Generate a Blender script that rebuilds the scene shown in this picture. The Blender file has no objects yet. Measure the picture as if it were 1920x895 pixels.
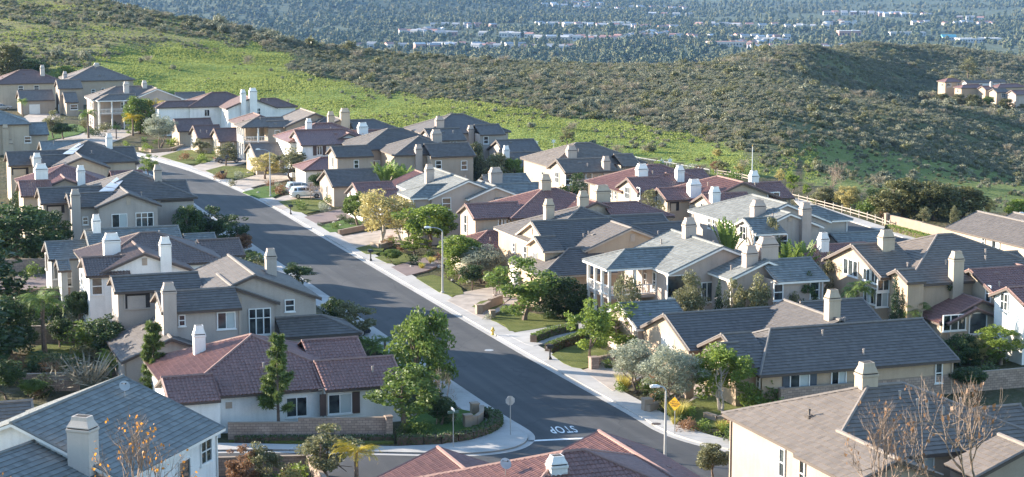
import bpy, bmesh, math, random
import numpy as np
from mathutils import Vector, Matrix
random.seed(7); rng = np.random.default_rng(7)
R = math.radians
EXPOSURE = 1.83
scene = bpy.context.scene
COL = scene.collection
# ------------------------------------------------------------------ camera
CAMZ, FPX, HORIZON = 36.0, 3600.0, -82.0
PITCH = math.atan((447.5 - HORIZON) / FPX)
cam_d = bpy.data.cameras.new('camera'); cam = bpy.data.objects.new('camera', cam_d); COL.objects.link(cam)
cam_d.sensor_width = 36; cam_d.lens = 36 * FPX / 1920; cam_d.clip_start = .5; cam_d.clip_end = 60000
cam.location = (0, 0, CAMZ); cam.rotation_euler = (math.pi / 2 - PITCH, 0, 0)
scene.camera = cam
CP, SP = math.cos(PITCH), math.sin(PITCH)
EYE = Vector((0, 0, CAMZ))
def ray(px, py):
    cx, cy = (px - 960) / FPX, (447.5 - py) / FPX
    return Vector((cx, CP + cy * SP, -SP + cy * CP))
def P(px, py, z=0.0):
    d = ray(px, py)
    t = (z - CAMZ) / d.z
    return EYE + d * t
def PD(px, py, dist):                     # point at ground distance y=dist on the ray
    d = ray(px, py)
    return EYE + d * (dist / d.y)
def proj(x, y, z):
    dx, dy, dz = x, y, z - CAMZ
    f = dy * CP - dz * SP; u = dy * SP + dz * CP
    return 960 + FPX * dx / f, 447.5 - FPX * u / f
_a, _b = P(1215, 790), P(657, 472)
U = (_b - _a).normalized(); V = Vector((U.y, -U.x, 0))          # along the street / across it, to the right
# ------------------------------------------------------------------ object helpers
def link(name, me, parent=None, mats=None):
    o = bpy.data.objects.new(name, me); COL.objects.link(o)
    if parent: o.parent = parent
    return o
def tag(o, label=None, cat=None, group=None, kind=None):
    if label: o['label'] = label
    if cat: o['category'] = cat
    if group: o['group'] = group
    if kind: o['kind'] = kind
    return o
def empty(name, loc=(0, 0, 0), rz=0.0):
    o = bpy.data.objects.new(name, None); COL.objects.link(o)
    o.location = loc; o.rotation_euler = (0, 0, rz); o.empty_display_size = .3
    return o
class MB:
    """collects polygons in world (or local) space and links them as one mesh"""
    def __init__(s): s.v = []; s.f = []; s.uv = []; s.mi = []
    def poly(s, pts, uv=None, mi=0):
        n = len(s.v); s.v += [tuple(p) for p in pts]; s.f.append(tuple(range(n, n + len(pts))))
        s.uv.append(uv or [(p[0], p[1]) for p in pts]); s.mi.append(mi)
    def box(s, c, sx, sy, sz, ax=None, ay=None, mi=0):            # c = centre of base
        ax = ax or Vector((1, 0, 0)); ay = ay or Vector((-ax.y, ax.x, 0)); c = Vector(c); az = Vector((0, 0, 1))
        s.obox(c + az * sz / 2, ax * sx / 2, ay * sy / 2, az * sz / 2, mi)
    def obox(s, c, a, b, d, mi=0):
        c = Vector(c); P8 = [c + a * i + b * j + d * k for k in (-1, 1) for j in (-1, 1) for i in (-1, 1)]
        for q in ((0, 2, 3, 1), (4, 5, 7, 6), (0, 1, 5, 4), (2, 6, 7, 3), (0, 4, 6, 2), (1, 3, 7, 5)):
            pts = [P8[i] for i in q]
            w = (pts[1] - pts[0]).length; h = (pts[2] - pts[1]).length
            s.poly(pts, [(0, 0), (w, 0), (w, h), (0, h)], mi)
    def frustum(s, c, w0, d0, w1, d1, h, ax, ay, mi=0):
        c = Vector(c); z = Vector((0, 0, h))
        lo = [c + ax * (i * w0 / 2) + ay * (j * d0 / 2) for i, j in ((-1, -1), (1, -1), (1, 1), (-1, 1))]
        hi = [c + z + ax * (i * w1 / 2) + ay * (j * d1 / 2) for i, j in ((-1, -1), (1, -1), (1, 1), (-1, 1))]
        s.poly(lo[::-1], mi=mi); s.poly(hi, mi=mi)
        for i in range(4): s.poly([lo[i], lo[(i + 1) % 4], hi[(i + 1) % 4], hi[i]], [(0, 0), (w0, 0), (w1, h), (0, h)], mi)
    def tube(s, pts, r, n=6, mi=0, cap=True):
        pts = [Vector(p) for p in pts]; rr = r if isinstance(r, (list, tuple)) else [r] * len(pts)
        rings = []
        for i, p in enumerate(pts):
            t = (pts[min(i + 1, len(pts) - 1)] - pts[max(i - 1, 0)]).normalized()
            a = t.orthogonal().normalized() if abs(t.z) > .9 else t.cross(Vector((0, 0, 1))).normalized()
            b = t.cross(a)
            rings.append([p + (a * math.cos(2 * math.pi * k / n) + b * math.sin(2 * math.pi * k / n)) * rr[i] for k in range(n)])
        for i in range(len(rings) - 1):
            for k in range(n):
                s.poly([rings[i][k], rings[i][(k + 1) % n], rings[i + 1][(k + 1) % n], rings[i + 1][k]], mi=mi)
        if cap: s.poly(rings[0], mi=mi); s.poly(rings[-1], mi=mi)
    def lathe(s, c, prof, n=12, mi=0):
        c = Vector(c); rings = [[c + Vector((r * math.cos(2 * math.pi * k / n), r * math.sin(2 * math.pi * k / n), z)) for k in range(n)] for r, z in prof]
        for i in range(len(rings) - 1):
            for k in range(n):
                s.poly([rings[i][k], rings[i][(k + 1) % n], rings[i + 1][(k + 1) % n], rings[i + 1][k]], mi=mi)
        s.poly(rings[0][::-1], mi=mi); s.poly(rings[-1], mi=mi)
    def mesh(s, name, mats, smooth=False, origin=None, weld=True):
        me = bpy.data.meshes.new(name)
        vv = s.v if origin is None else [(p[0] - origin[0], p[1] - origin[1], p[2] - origin[2]) for p in s.v]
        me.from_pydata(vv, [], s.f)
        uvl = me.uv_layers.new(name='UVMap'); flat = [c for f in s.uv for uv in f for c in uv]
        uvl.data.foreach_set('uv', flat)
        for m in (mats if isinstance(mats, (list, tuple)) else [mats]): me.materials.append(m)
        me.polygons.foreach_set('material_index', s.mi)
        if weld:
            bm = bmesh.new(); bm.from_mesh(me); bmesh.ops.remove_doubles(bm, verts=bm.verts, dist=1e-4)
            bmesh.ops.recalc_face_normals(bm, faces=bm.faces); bm.to_mesh(me); bm.free()
        if smooth: me.polygons.foreach_set('use_smooth', [True] * len(me.polygons))
        me.update(); return me
    def build(s, name, mats, parent=None, smooth=False, origin=None, weld=True):
        # origin: world point that becomes the object's origin (parents sit there too)
        if not s.f: return None
        if parent is not None and origin is None: origin = WORLD_LOC.get(parent.name)
        o = link(name, s.mesh(name, mats, smooth, origin, weld), parent)
        if parent is None and origin is not None: o.location = origin
        WORLD_LOC[o.name] = origin
        return o
WORLD_LOC = {}
def root(name, loc):
    o = empty(name, loc); WORLD_LOC[o.name] = tuple(loc); return o
def copy_tree(o, parent=None):
    c = o.copy(); COL.objects.link(c)
    if parent: c.parent = parent
    for ch in o.children: copy_tree(ch, c)
    return c
# ------------------------------------------------------------------ materials
def newmat(name):
    m = bpy.data.materials.new(name); m.use_nodes = True
    nt = m.node_tree; b = nt.nodes['Principled BSDF']
    return m, nt, b
def N(nt, t, **kw):
    n = nt.nodes.new(t)
    for k, v in kw.items(): setattr(n, k, v)
    return n
def ramp(nt, fac, stops):
    r = N(nt, 'ShaderNodeValToRGB'); e = r.color_ramp.elements
    while len(e) < len(stops): e.new(.5)
    for i, (p, c) in enumerate(stops): e[i].position = p; e[i].color = (*c, 1)
    nt.links.new(fac, r.inputs[0]); return r.outputs[0]
def noise(nt, scale, detail=3, vec=None, rough=.55):
    n = N(nt, 'ShaderNodeTexNoise'); n.inputs['Scale'].default_value = scale; n.inputs['Detail'].default_value = detail
    n.inputs['Roughness'].default_value = rough
    if vec is not None: nt.links.new(vec, n.inputs['Vector'])
    return n.outputs[0]
def geo(nt): return N(nt, 'ShaderNodeNewGeometry').outputs['Position']
def M_(nt, op, a, b=None, c=None):
    n = N(nt, 'ShaderNodeMath', operation=op)
    for i, x in enumerate((a, b, c)):
        if x is None: continue
        if isinstance(x, (int, float)): n.inputs[i].default_value = x
        else: nt.links.new(x, n.inputs[i])
    return n.outputs[0]
def mixc(nt, fac, a, b, mode='MIX'):
    n = N(nt, 'ShaderNodeMix', data_type='RGBA', blend_type=mode)
    if isinstance(fac, (int, float)): n.inputs[0].default_value = fac
    else: nt.links.new(fac, n.inputs[0])
    for k, x in ((6, a), (7, b)):
        if isinstance(x, tuple): n.inputs[k].default_value = (*x, 1)
        else: nt.links.new(x, n.inputs[k])
    return n.outputs[2]
def bump(nt, b, h, strength=.4, dist=.02):
    n = N(nt, 'ShaderNodeBump'); n.inputs['Strength'].default_value = strength; n.inputs['Distance'].default_value = dist
    nt.links.new(h, n.inputs['Height']); nt.links.new(n.outputs[0], b.inputs['Normal'])
def simple(name, c, rough=.7, var=.12, scale=1.5, metal=0.0, bs=0.0, coord='world', spec=None):
    m, nt, b = newmat(name)
    v = geo(nt)
    n = noise(nt, scale, 4, v)
    lo = tuple(x * (1 - var) for x in c); hi = tuple(min(1, x * (1 + var)) for x in c)
    nt.links.new(ramp(nt, n, [(.3, lo), (.7, hi)]), b.inputs['Base Color'])
    b.inputs['Roughness'].default_value = rough; b.inputs['Metallic'].default_value = metal
    if spec is not None: b.inputs['Specular IOR Level'].default_value = spec
    if bs: bump(nt, b, noise(nt, 40, 3, v), bs, .01)
    return m
def tile_mat(name, c, wave=False, row=.42, wid=.33, var=.22, rough=.75):
    """roof tiles in UV metres: courses along v, tiles along u"""
    m, nt, b = newmat(name)
    uvn = N(nt, 'ShaderNodeUVMap'); uvn.uv_map = 'UVMap'
    sx = N(nt, 'ShaderNodeSeparateXYZ'); nt.links.new(uvn.outputs[0], sx.inputs[0]); u, v = sx.outputs[0], sx.outputs[1]
    vr = M_(nt, 'DIVIDE', v, row); vi = M_(nt, 'FLOOR', vr); vf = M_(nt, 'FRACT', vr)
    ur = M_(nt, 'ADD', M_(nt, 'DIVIDE', u, wid), M_(nt, 'MULTIPLY', vi, 0.0 if wave else .5)); ui = M_(nt, 'FLOOR', ur); uf = M_(nt, 'FRACT', ur)
    cb = N(nt, 'ShaderNodeCombineXYZ'); nt.links.new(ui, cb.inputs[0]); nt.links.new(vi, cb.inputs[1])
    wn = N(nt, 'ShaderNodeTexWhiteNoise', noise_dimensions='2D'); nt.links.new(cb.outputs[0], wn.inputs['Vector'])
    big = noise(nt, .35, 4, geo(nt))
    tone = M_(nt, 'ADD', M_(nt, 'MULTIPLY', wn.outputs[0], .6), M_(nt, 'MULTIPLY', big, .6))
    lo = tuple(x * (1 - var) for x in c); hi = tuple(x * (1 + var) for x in c)
    colr = ramp(nt, tone, [(.1, lo), (1.0, hi)])
    edge = M_(nt, 'LESS_THAN', vf, .13)                           # shade under each course's butt edge, painted as a dark line
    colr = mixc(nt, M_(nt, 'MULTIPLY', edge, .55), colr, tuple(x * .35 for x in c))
    if not wave:
        je = M_(nt, 'LESS_THAN', uf, .06)
        colr = mixc(nt, M_(nt, 'MULTIPLY', je, .35), colr, tuple(x * .4 for x in c))
    nt.links.new(colr, b.inputs['Base Color']); b.inputs['Roughness'].default_value = rough
    if wave:
        h = M_(nt, 'ABSOLUTE', M_(nt, 'SINE', M_(nt, 'MULTIPLY', ur, math.pi)))
        h = M_(nt, 'ADD', M_(nt, 'MULTIPLY', h, 1.0), M_(nt, 'MULTIPLY', M_(nt, 'SUBTRACT', 1.0, vf), .8))
        bump(nt, b, h, .8, .06)
    else:
        h = M_(nt, 'SUBTRACT', 1.0, vf)
        h = M_(nt, 'ADD', h, M_(nt, 'MULTIPLY', wn.outputs[0], .25))
        bump(nt, b, h, .8, .05)
    return m
def block_mat(name, c, w=.42, h=.2):
    m, nt, b = newmat(name)
    uvn = N(nt, 'ShaderNodeUVMap'); uvn.uv_map = 'UVMap'
    br = N(nt, 'ShaderNodeTexBrick'); nt.links.new(uvn.outputs[0], br.inputs['Vector'])
    br.inputs['Scale'].default_value = 1; br.inputs['Brick Width'].default_value = w; br.inputs['Row Height'].default_value = h
    br.inputs['Mortar Size'].default_value = .018
    br.inputs['Color1'].default_value = (*[x * .8 for x in c], 1); br.inputs['Color2'].default_value = (*[x * 1.2 for x in c], 1)
    br.inputs['Mortar'].default_value = (*[x * .55 for x in c], 1)
    colr = mixc(nt, .5, br.outputs[0], ramp(nt, noise(nt, .8, 4, geo(nt)), [(.3, (.55, .5, .48)), (.7, (1, 1, 1))]), 'MULTIPLY')
    nt.links.new(colr, b.inputs['Base Color']); b.inputs['Roughness'].default_value = .9
    bump(nt, b, br.outputs['Fac'], -.4, .02)
    return m
def stucco(name, c):
    m, nt, b = newmat(name)
    g = geo(nt)
    n1 = noise(nt, .5, 5, g); n2 = noise(nt, 9, 3, g)
    # faint vertical rain streaks: stretch z
    mp = N(nt, 'ShaderNodeMapping'); mp.inputs['Scale'].default_value = (3, 3, .15); nt.links.new(g, mp.inputs[0])
    n3 = noise(nt, 1.0, 4, mp.outputs[0])
    t = M_(nt, 'ADD', M_(nt, 'MULTIPLY', n1, .5), M_(nt, 'ADD', M_(nt, 'MULTIPLY', n2, .2), M_(nt, 'MULTIPLY', n3, .3)))
    nt.links.new(ramp(nt, t, [(.30, tuple(x * .74 for x in c)), (.5, tuple(x * .96 for x in c)), (.72, tuple(min(.92, x * 1.1) for x in c))]), b.inputs['Base Color'])
    b.inputs['Roughness'].default_value = .92
    bump(nt, b, noise(nt, 25, 4, g), .25, .02)
    return m
def glass_mat():
    m, nt, b = newmat('window_glass')
    n = noise(nt, .9, 2, geo(nt))
    nt.links.new(ramp(nt, n, [(.35, (.012, .014, .016)), (.7, (.07, .085, .085))]), b.inputs['Base Color'])
    b.inputs['Roughness'].default_value = .06; b.inputs['Specular IOR Level'].default_value = .7
    return m
def leaf_mat(name, dark, light, trans=.3, rough=.55):
    m, nt, b = newmat(name)
    at = N(nt, 'ShaderNodeAttribute'); at.attribute_name = 'rnd'
    oi = N(nt, 'ShaderNodeObjectInfo')
    f = M_(nt, 'ADD', M_(nt, 'MULTIPLY', at.outputs['Fac'], .8), M_(nt, 'MULTIPLY', oi.outputs['Random'], .25))
    c = ramp(nt, f, [(.05, dark), (.95, light)])
    nt.links.new(c, b.inputs['Base Color']); b.inputs['Roughness'].default_value = rough
    b.inputs['Specular IOR Level'].default_value = .3
    tr = N(nt, 'ShaderNodeBsdfTranslucent'); nt.links.new(mixc(nt, .35, c, tuple(min(1, x * 1.6) for x in light)), tr.inputs[0])
    mx = N(nt, 'ShaderNodeMixShader'); mx.inputs[0].default_value = trans
    nt.links.new(b.outputs[0], mx.inputs[1]); nt.links.new(tr.outputs[0], mx.inputs[2])
    nt.links.new(mx.outputs[0], nt.nodes['Material Output'].inputs[0])
    return m
MT = dict(
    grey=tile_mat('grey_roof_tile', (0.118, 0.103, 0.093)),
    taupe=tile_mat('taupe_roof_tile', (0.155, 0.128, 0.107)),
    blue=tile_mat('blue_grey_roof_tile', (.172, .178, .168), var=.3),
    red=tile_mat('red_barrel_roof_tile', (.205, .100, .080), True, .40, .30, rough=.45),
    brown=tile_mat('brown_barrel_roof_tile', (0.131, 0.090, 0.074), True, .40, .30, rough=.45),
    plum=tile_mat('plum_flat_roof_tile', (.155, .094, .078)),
    cream=stucco('cream_stucco', (0.437, 0.358, 0.270)), tan=stucco('tan_stucco', (0.370, 0.299, 0.233)),
    white=stucco('white_stucco', (.75, .735, .70)), pink=stucco('pinkish_stucco', (0.427, 0.347, 0.294)),
    peach=stucco('peach_stucco', (0.437, 0.328, 0.228)), greige=stucco('greige_stucco', (.40, .345, .30)),
    mist=stucco('blue_grey_stucco', (.36, .38, .38)), stone=stucco('pale_chimney_stucco', (.52, .46, .41)),
    trim_w=simple('white_trim_paint', (.72, .70, .66), .5, .06), trim_d=simple('dark_brown_trim_paint', (.075, .055, .045), .6),
    trim_t=simple('tan_trim_paint', (.40, .32, .25), .6), frame=simple('white_window_frame', (.74, .73, .70), .4, .04),
    glass=glass_mat(), shutter_b=simple('brown_shutter_paint', (.085, .05, .04), .6), shutter_g=simple('slate_shutter_paint', (.06, .075, .095), .6),
    garage=simple('garage_door_paint', (.70, .66, .60), .5, .05), dark=simple('painted_opening_shade', (.035, .03, .028), .9),  # dark: colour standing for the shade inside openings and slits
    metal=simple('galvanised_metal', (.42, .42, .42), .4, .1, metal=.7), pipe=simple('painted_vent_pipe', (.34, .28, .24), .6),
    solar=simple('solar_panel_glass', (.50, .49, .48), .35, .05, metal=.55),
    asphalt=None, concrete=None,
    block=block_mat('tan_block_wall', (.36, .27, .215)), paver=block_mat('pink_paver', (.36, .27, .25), .3, .15),
    pave2=simple('beige_driveway_concrete', (.37, .315, .265), .9, .25, .7), plaster=simple('tan_plaster_wall', (.30, .23, .17), .9),
    black=simple('black_paint', (.02, .02, .022), .5), woodw=simple('white_rail_paint', (0.300, 0.255, 0.210), .6), bark=simple('tree_bark', (.16, .115, .085), .95, .35, 6, bs=.6),
    barkw=simple('pale_tree_bark', (.42, .37, .32), .9, .35, 6, bs=.5), yellow=simple('yellow_sign_face', (.80, .42, .02), .45, .05),
    yellowp=simple('yellow_hydrant_paint', (.62, .42, .06), .45, .1), signback=simple('bare_aluminium_sign_back', (.40, .40, .39), .45, .08, metal=.3),
    rock=simple('garden_rock', (.40, .36, .31), .95, .3, 3, bs=.6), mulch=simple('garden_mulch', (.10, .07, .05), .95, .3, 2),
)
from mathutils.bvhtree import BVHTree
PITCHR, OH = .40, .45
ALLPOLY = []                                # every roof and wall polygon, for sight tests
HOUSES = []
CAPM = {k: simple(k + '_ridge_tile', c, .8, .15, 3) for k, c in dict(grey=(.17, .15, .135), taupe=(.215, .18, .155), blue=(.175, .18, .172),
        red=(.25, .15, .128), brown=(.18, .13, .108), plum=(.18, .115, .098)).items()}
def hit_poly(o, d, pts):
    n = (pts[1] - pts[0]).cross(pts[2] - pts[0])
    dn = d.dot(n)
    if abs(dn) < 1e-9: return None
    t = (pts[0] - o).dot(n) / dn
    if t <= 0: return None
    p = o + d * t
    sgn = 0
    for i in range(len(pts)):
        c = (pts[(i + 1) % len(pts)] - pts[i]).cross(p - pts[i]).dot(n)
        if c < -1e-6:
            return None
    return t
def lay_tiles(mb, q, uv, barrel):
    """single roof tiles laid in courses over one roof plane, cut to the plane's outline"""
    row, wid = (.40, .30) if barrel else (.42, .33)
    a, b, c = q[0], q[1], q[2]; (u0, v0), (u1, v1), (u2, v2) = uv[0], uv[1], uv[2]
    det = (u1 - u0) * (v2 - v0) - (u2 - u0) * (v1 - v0)
    if abs(det) < 1e-6: return
    eu = ((b - a) * (v2 - v0) - (c - a) * (v1 - v0)) / det; ev = ((c - a) * (u1 - u0) - (b - a) * (u2 - u0)) / det
    o = a - eu * u0 - ev * v0; n = eu.cross(ev).normalized(); n = n if n.z > 0 else -n
    vm = max(p[1] for p in uv); k = len(uv)
    def span(v):
        xs = []
        for i in range(k):
            (x0, y0), (x1, y1) = uv[i], uv[(i + 1) % k]
            if (y0 <= v < y1) or (y1 <= v < y0): xs.append(x0 + (x1 - x0) * (v - y0) / (y1 - y0))
        return (min(xs), max(xs)) if len(xs) > 1 else None
    prof = [(0, .012), (.17, .055), (.38, .075), (.62, .055), (.8, .015), (1, .012)] if barrel else [(0.01, .045), (.985, .045)]
    for j in range(int(vm / row) + 1):
        va, vb = j * row, min((j + 1) * row + .04, vm); s = span(min(va + row * .5, vm - .01))
        if s is None or vb - va < .08: continue
        ua, ub = s; sh = 0 if barrel else (.5 if j % 2 else 0)
        i = math.floor(ua / wid - sh)
        while (i + sh) * wid < ub:
            x0, x1 = max((i + sh) * wid, ua), min((i + 1 + sh) * wid, ub); i += 1
            if x1 - x0 < .06: continue
            uc, vc = (i - .5 + (0 if barrel else 0)) * wid, (j + .5) * row
            if not barrel: uc = (i - 1 + sh + .5) * wid - (.5 * j % 1) * 0
            jit = random.uniform(-.006, .01); lo = (.028 if barrel else .012) + jit; P_, Q_ = [], []
            for t, hh in prof:
                x = x0 + (x1 - x0) * t; P_.append(o + eu * x + ev * (va - .02) + n * (hh + lo)); Q_.append(o + eu * x + ev * vb + n * (hh * (.75 if barrel else .1) + .004 + (jit if jit > 0 else 0)))
            for m in range(len(prof) - 1): mb.poly([P_[m], P_[m + 1], Q_[m + 1], Q_[m]], [(uc, vc)] * 4)
            for m in range(len(prof) - 1):
                mb.poly([P_[m] - n * (prof[m][1] + lo), P_[m + 1] - n * (prof[m + 1][1] + lo), P_[m + 1], P_[m]], [(uc, va + .02)] * 4)  # butt faces take the painted course shade
class Wing: pass
def parse_wing(w, yaw_u):
    ax, ay, bx, by, zr, ze, e = w
    u = yaw_u; v = Vector((u.y, -u.x, 0))
    A = P(ax, ay, zr)
    if by is None:
        d = u if e[2] == 'u' else v
        B = A + d * bx
    else:
        B = P(bx, by, zr)
        if e[2] == 'r': d = (B - A).normalized()
        else:
            d = u if e[2] == 'u' else v
            mid = (A + B) / 2; L = abs((B - A).dot(d)); A = mid - d * L / 2; B = mid + d * L / 2
    W = Wing(); W.A, W.B, W.d, W.zr, W.ze, W.e, W.flag = A, B, d, zr, ze, e[:2], e[3:]
    W.n = Vector((d.y, -d.x, 0)); W.hw = (zr - ze) / PITCHR; W.ext = [W.hw if c_ == 'h' else W.hw * .65 if c_ == 'H' else 0.0 for c_ in e[:2]]; W.e = e[:2].replace('H', 'h')
    return W
def house(label, rm, wm, wings, chim=(), win=(), trim='trim_d', yaw=None, auto=0, panels=(), vents=4, group=None, zb=0.0, cap='stone', name='house'):
    yaw_u = U if yaw is None else Vector((-math.sin(R(yaw)), math.cos(R(yaw)), 0))
    Ws = [parse_wing(w, yaw_u) for w in wings]
    c = sum((w.A + w.B for w in Ws), Vector()) / (2 * len(Ws)); loc = (c.x, c.y, zb)
    rt = root(name, loc); tag(rt, label, 'house', group)
    faces, rpolys = [], []
    Z = Vector((0, 0, 1))
    yv = Vector((yaw_u.y, -yaw_u.x, 0))
    def rect(W):
        P4 = [W.A - W.d * W.ext[0] + W.n * W.hw, W.A - W.d * W.ext[0] - W.n * W.hw, W.B + W.d * W.ext[1] + W.n * W.hw, W.B + W.d * W.ext[1] - W.n * W.hw]
        us, vs_ = [p.dot(yaw_u) for p in P4], [p.dot(yv) for p in P4]; return min(us), max(us), min(vs_), max(vs_)
    comps = []
    for W in Ws:                                              # wings that touch form one body; a detached garage gets its own wall and roof
        r = rect(W); hit = [k_ for k_ in comps if any(r[0] < q[1] - .9 and q[0] < r[1] - .9 and r[2] < q[3] - .9 and q[2] < r[3] - .9 for q in map(rect, k_))]
        for k_ in hit: comps.remove(k_)
        comps.append(sum(hit, []) + [W])
    ro0 = None
    for comp in comps:
        wall, roof, fas, caps = MB(), MB(), MB(), MB()
        for W in comp:
            A, B, d, n, hw, ze, zr = W.A, W.B, W.d, W.n, W.hw, W.ze, W.zr
            L = (B - A).length
            ea, eb = W.ext
            sl = math.sqrt(hw * hw + (zr - ze) ** 2)
            def E(s, end):                                        # eave corner
                p = (A - d * ea) if end == 0 else (B + d * eb)
                return Vector((p.x, p.y, ze)) + n * (s * hw)
            polys = []
            for s in (-1, 1):
                q = [E(s, 0), E(s, 1), B, A]; uv = [(-ea, 0), (L + eb, 0), (L, sl), (0, sl)]
                if L < .02: q, uv = q[:3], uv[:3]
                if s == -1: q, uv = q[::-1], uv[::-1]
                polys.append((q, uv))
            if W.e[0] == 'h': polys.append(([E(-1, 0), E(1, 0), A][::-1], [(-hw, 0), (hw, 0), (0, sl)][::-1]))
            if W.e[1] == 'h': polys.append(([E(-1, 1), E(1, 1), B], [(-hw, 0), (hw, 0), (0, sl)]))
            for q, uv in polys:
                if (q[1] - q[0]).cross(q[2] - q[0]).z < 0: q, uv = q[::-1], uv[::-1]
                roof.poly(q, uv); rpolys.append(q); ALLPOLY.append(q)
                if c.y < 300 and rm != 'none': lay_tiles(roof, q, uv, rm in ('red', 'brown'))
                lo = [p - Z * .2 for p in q]; fas.poly(lo[::-1])
            # fascia boards and barge boards
            def board(p, q):
                fas.poly([p, q, q - Z * .2, p - Z * .2])
            for s in (-1, 1): board(E(s, 0), E(s, 1))
            for k, end in ((0, A), (1, B)):
                if W.e[k] == 'h': board(E(-1, k), E(1, k))
                elif W.e[k] == 'g': board(E(-1, k), end); board(E(1, k), end)
            # ridge, hip and barge caps
            up = Z * .05
            if L > .3: caps.tube([A + up, B + up], .13, 5)
            for k, end in ((0, A), (1, B)):
                if W.e[k] == 'h':
                    for s in (-1, 1): caps.tube([E(s, k) + Z * .02, end + up], .12, 5)
                elif W.e[k] == 'g':
                    for s in (-1, 1): caps.tube([E(s, k) + Z * .03 + d * (.1 if k == 0 else -.1), end + up + d * (.1 if k == 0 else -.1)], .09, 4)
            # walls
            if 'p' in W.flag: continue
            ww = hw - OH; zt = ze + PITCHR * OH - .1
            wa = {'h': -(ea - OH), 'g': .38, 'n': 0.0}[W.e[0]]; wb = {'h': eb - OH, 'g': -.38, 'n': 0.0}[W.e[1]]
            if L + wb - wa < .6: wa, wb = 0, 0.05
            a0 = Vector((A.x, A.y, zb)) + d * wa; b0 = Vector((B.x, B.y, zb)) + d * wb
            LL = (b0 - a0).length; H = Z * (zt - zb)
            def face(p, q, nr, apex=None):
                pts = [p, q, q + H, p + H]
                if apex is not None: pts = [p, q, q + H, apex, p + H]
                if (pts[1] - pts[0]).cross(pts[2] - pts[0]).dot(nr) < 0: pts = pts[::-1]
                wall.poly(pts, [((x - p).dot((q - p).normalized()), x.z) for x in pts]); ALLPOLY.append(pts)
                faces.append((pts, nr, p, q, zt))
            face(a0 - n * ww, b0 - n * ww, -n); face(a0 + n * ww, b0 + n * ww, n)
            for k, p0, sg in ((0, a0, -1), (1, b0, 1)):
                ap = Vector((p0.x, p0.y, zr - .12)) if W.e[k] == 'g' else None
                face(p0 - n * ww, p0 + n * ww, d * sg, ap)
        wall.build('wall', MT[wm], rt, weld=False)
        ro = roof.build('roof', MT[rm], rt, weld=False)
        fas.build('fascia', MT[trim], ro, weld=False)
        caps.build('ridge_tile', CAPM[rm], ro, weld=False)
        ro0 = ro0 or ro
    ro = ro0
    H = Wing(); H.rt, H.ro, H.faces, H.rp, H.W, H.u, H.wm, H.trim, H.auto, H.zb, H.rm = rt, ro, faces, rpolys, Ws, yaw_u, wm, trim, auto, zb, rm
    H.v = Vector((yaw_u.y, -yaw_u.x, 0)); H.vents = vents; H.capm = cap
    HOUSES.append(H); H.chim, H.win, H.panels = chim, win, panels
    for i, W in enumerate(Ws):
        if 'p' in W.flag: porch(H, W)
    return H
def cast(H, px, py, roofs=True, walls=True):
    d = ray(px, py); best = None
    if walls:
        for pts, nr, p, q, zt in H.faces:
            if d.dot(nr) >= 0: continue
            t = hit_poly(EYE, d, pts)
            if t and (best is None or t < best[0]): best = (t, nr, 'w', zt + (2.5 if len(pts) == 5 else 0))
    if roofs:
        for q in H.rp:
            t = hit_poly(EYE, d, q)
            if t and (best is None or t < best[0]):
                best = (t, (q[1] - q[0]).cross(q[2] - q[0]).normalized(), 'r', 0)
    if best is None: return None
    return EYE + d * best[0], best[1], best[2], best[3]
def porch(H, W):
    """roofed balcony: deck, posts and railing under a wing without walls"""
    A, B, d, n, hw, ze = W.A, W.B, W.d, W.n, W.hw, W.ze
    a = A - d * (hw - .5 if W.e[0] == 'h' else 0); b = B + d * (hw - .5 if W.e[1] == 'h' else 0); w = hw - .5
    deck = MB(); zd = ze - 2.75
    m = (a + b) / 2; deck.box((m.x, m.y, zd - .3), (b - a).length, 2 * w, .3, d, n)
    db = deck.build('balcony_deck', MT[H.wm], H.rt)
    rail = MB()
    cor = [a - n * w, a + n * w, b + n * w, b - n * w]
    def side(p, q, k):
        for i in range(k + 1):
            x = p.lerp(q, i / k); po = MB(); po.box((x.x, x.y, H.zb), .26, .26, ze - H.zb - .15, d, n)
            if i < k or True: po.build('porch_post', MT['trim_w'], H.rt)
        p2 = Vector((p.x, p.y, zd)); q2 = Vector((q.x, q.y, zd)); t = (q2 - p2).normalized()
        for z in (.12, .95): rail.obox((p2 + q2) / 2 + Vector((0, 0, z)), t * (q2 - p2).length / 2, Vector((-t.y, t.x, 0)) * .05, Vector((0, 0, .05)))
        k2 = int((q2 - p2).length / .28)
        for i in range(1, k2): x = p2.lerp(q2, i / k2); rail.box((x.x, x.y, zd + .12), .05, .05, .85, d, n)
    side(cor[0], cor[1], 3); side(cor[1], cor[2], 3)
    rail.build('railing', MT['trim_w'], H.rt)
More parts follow.
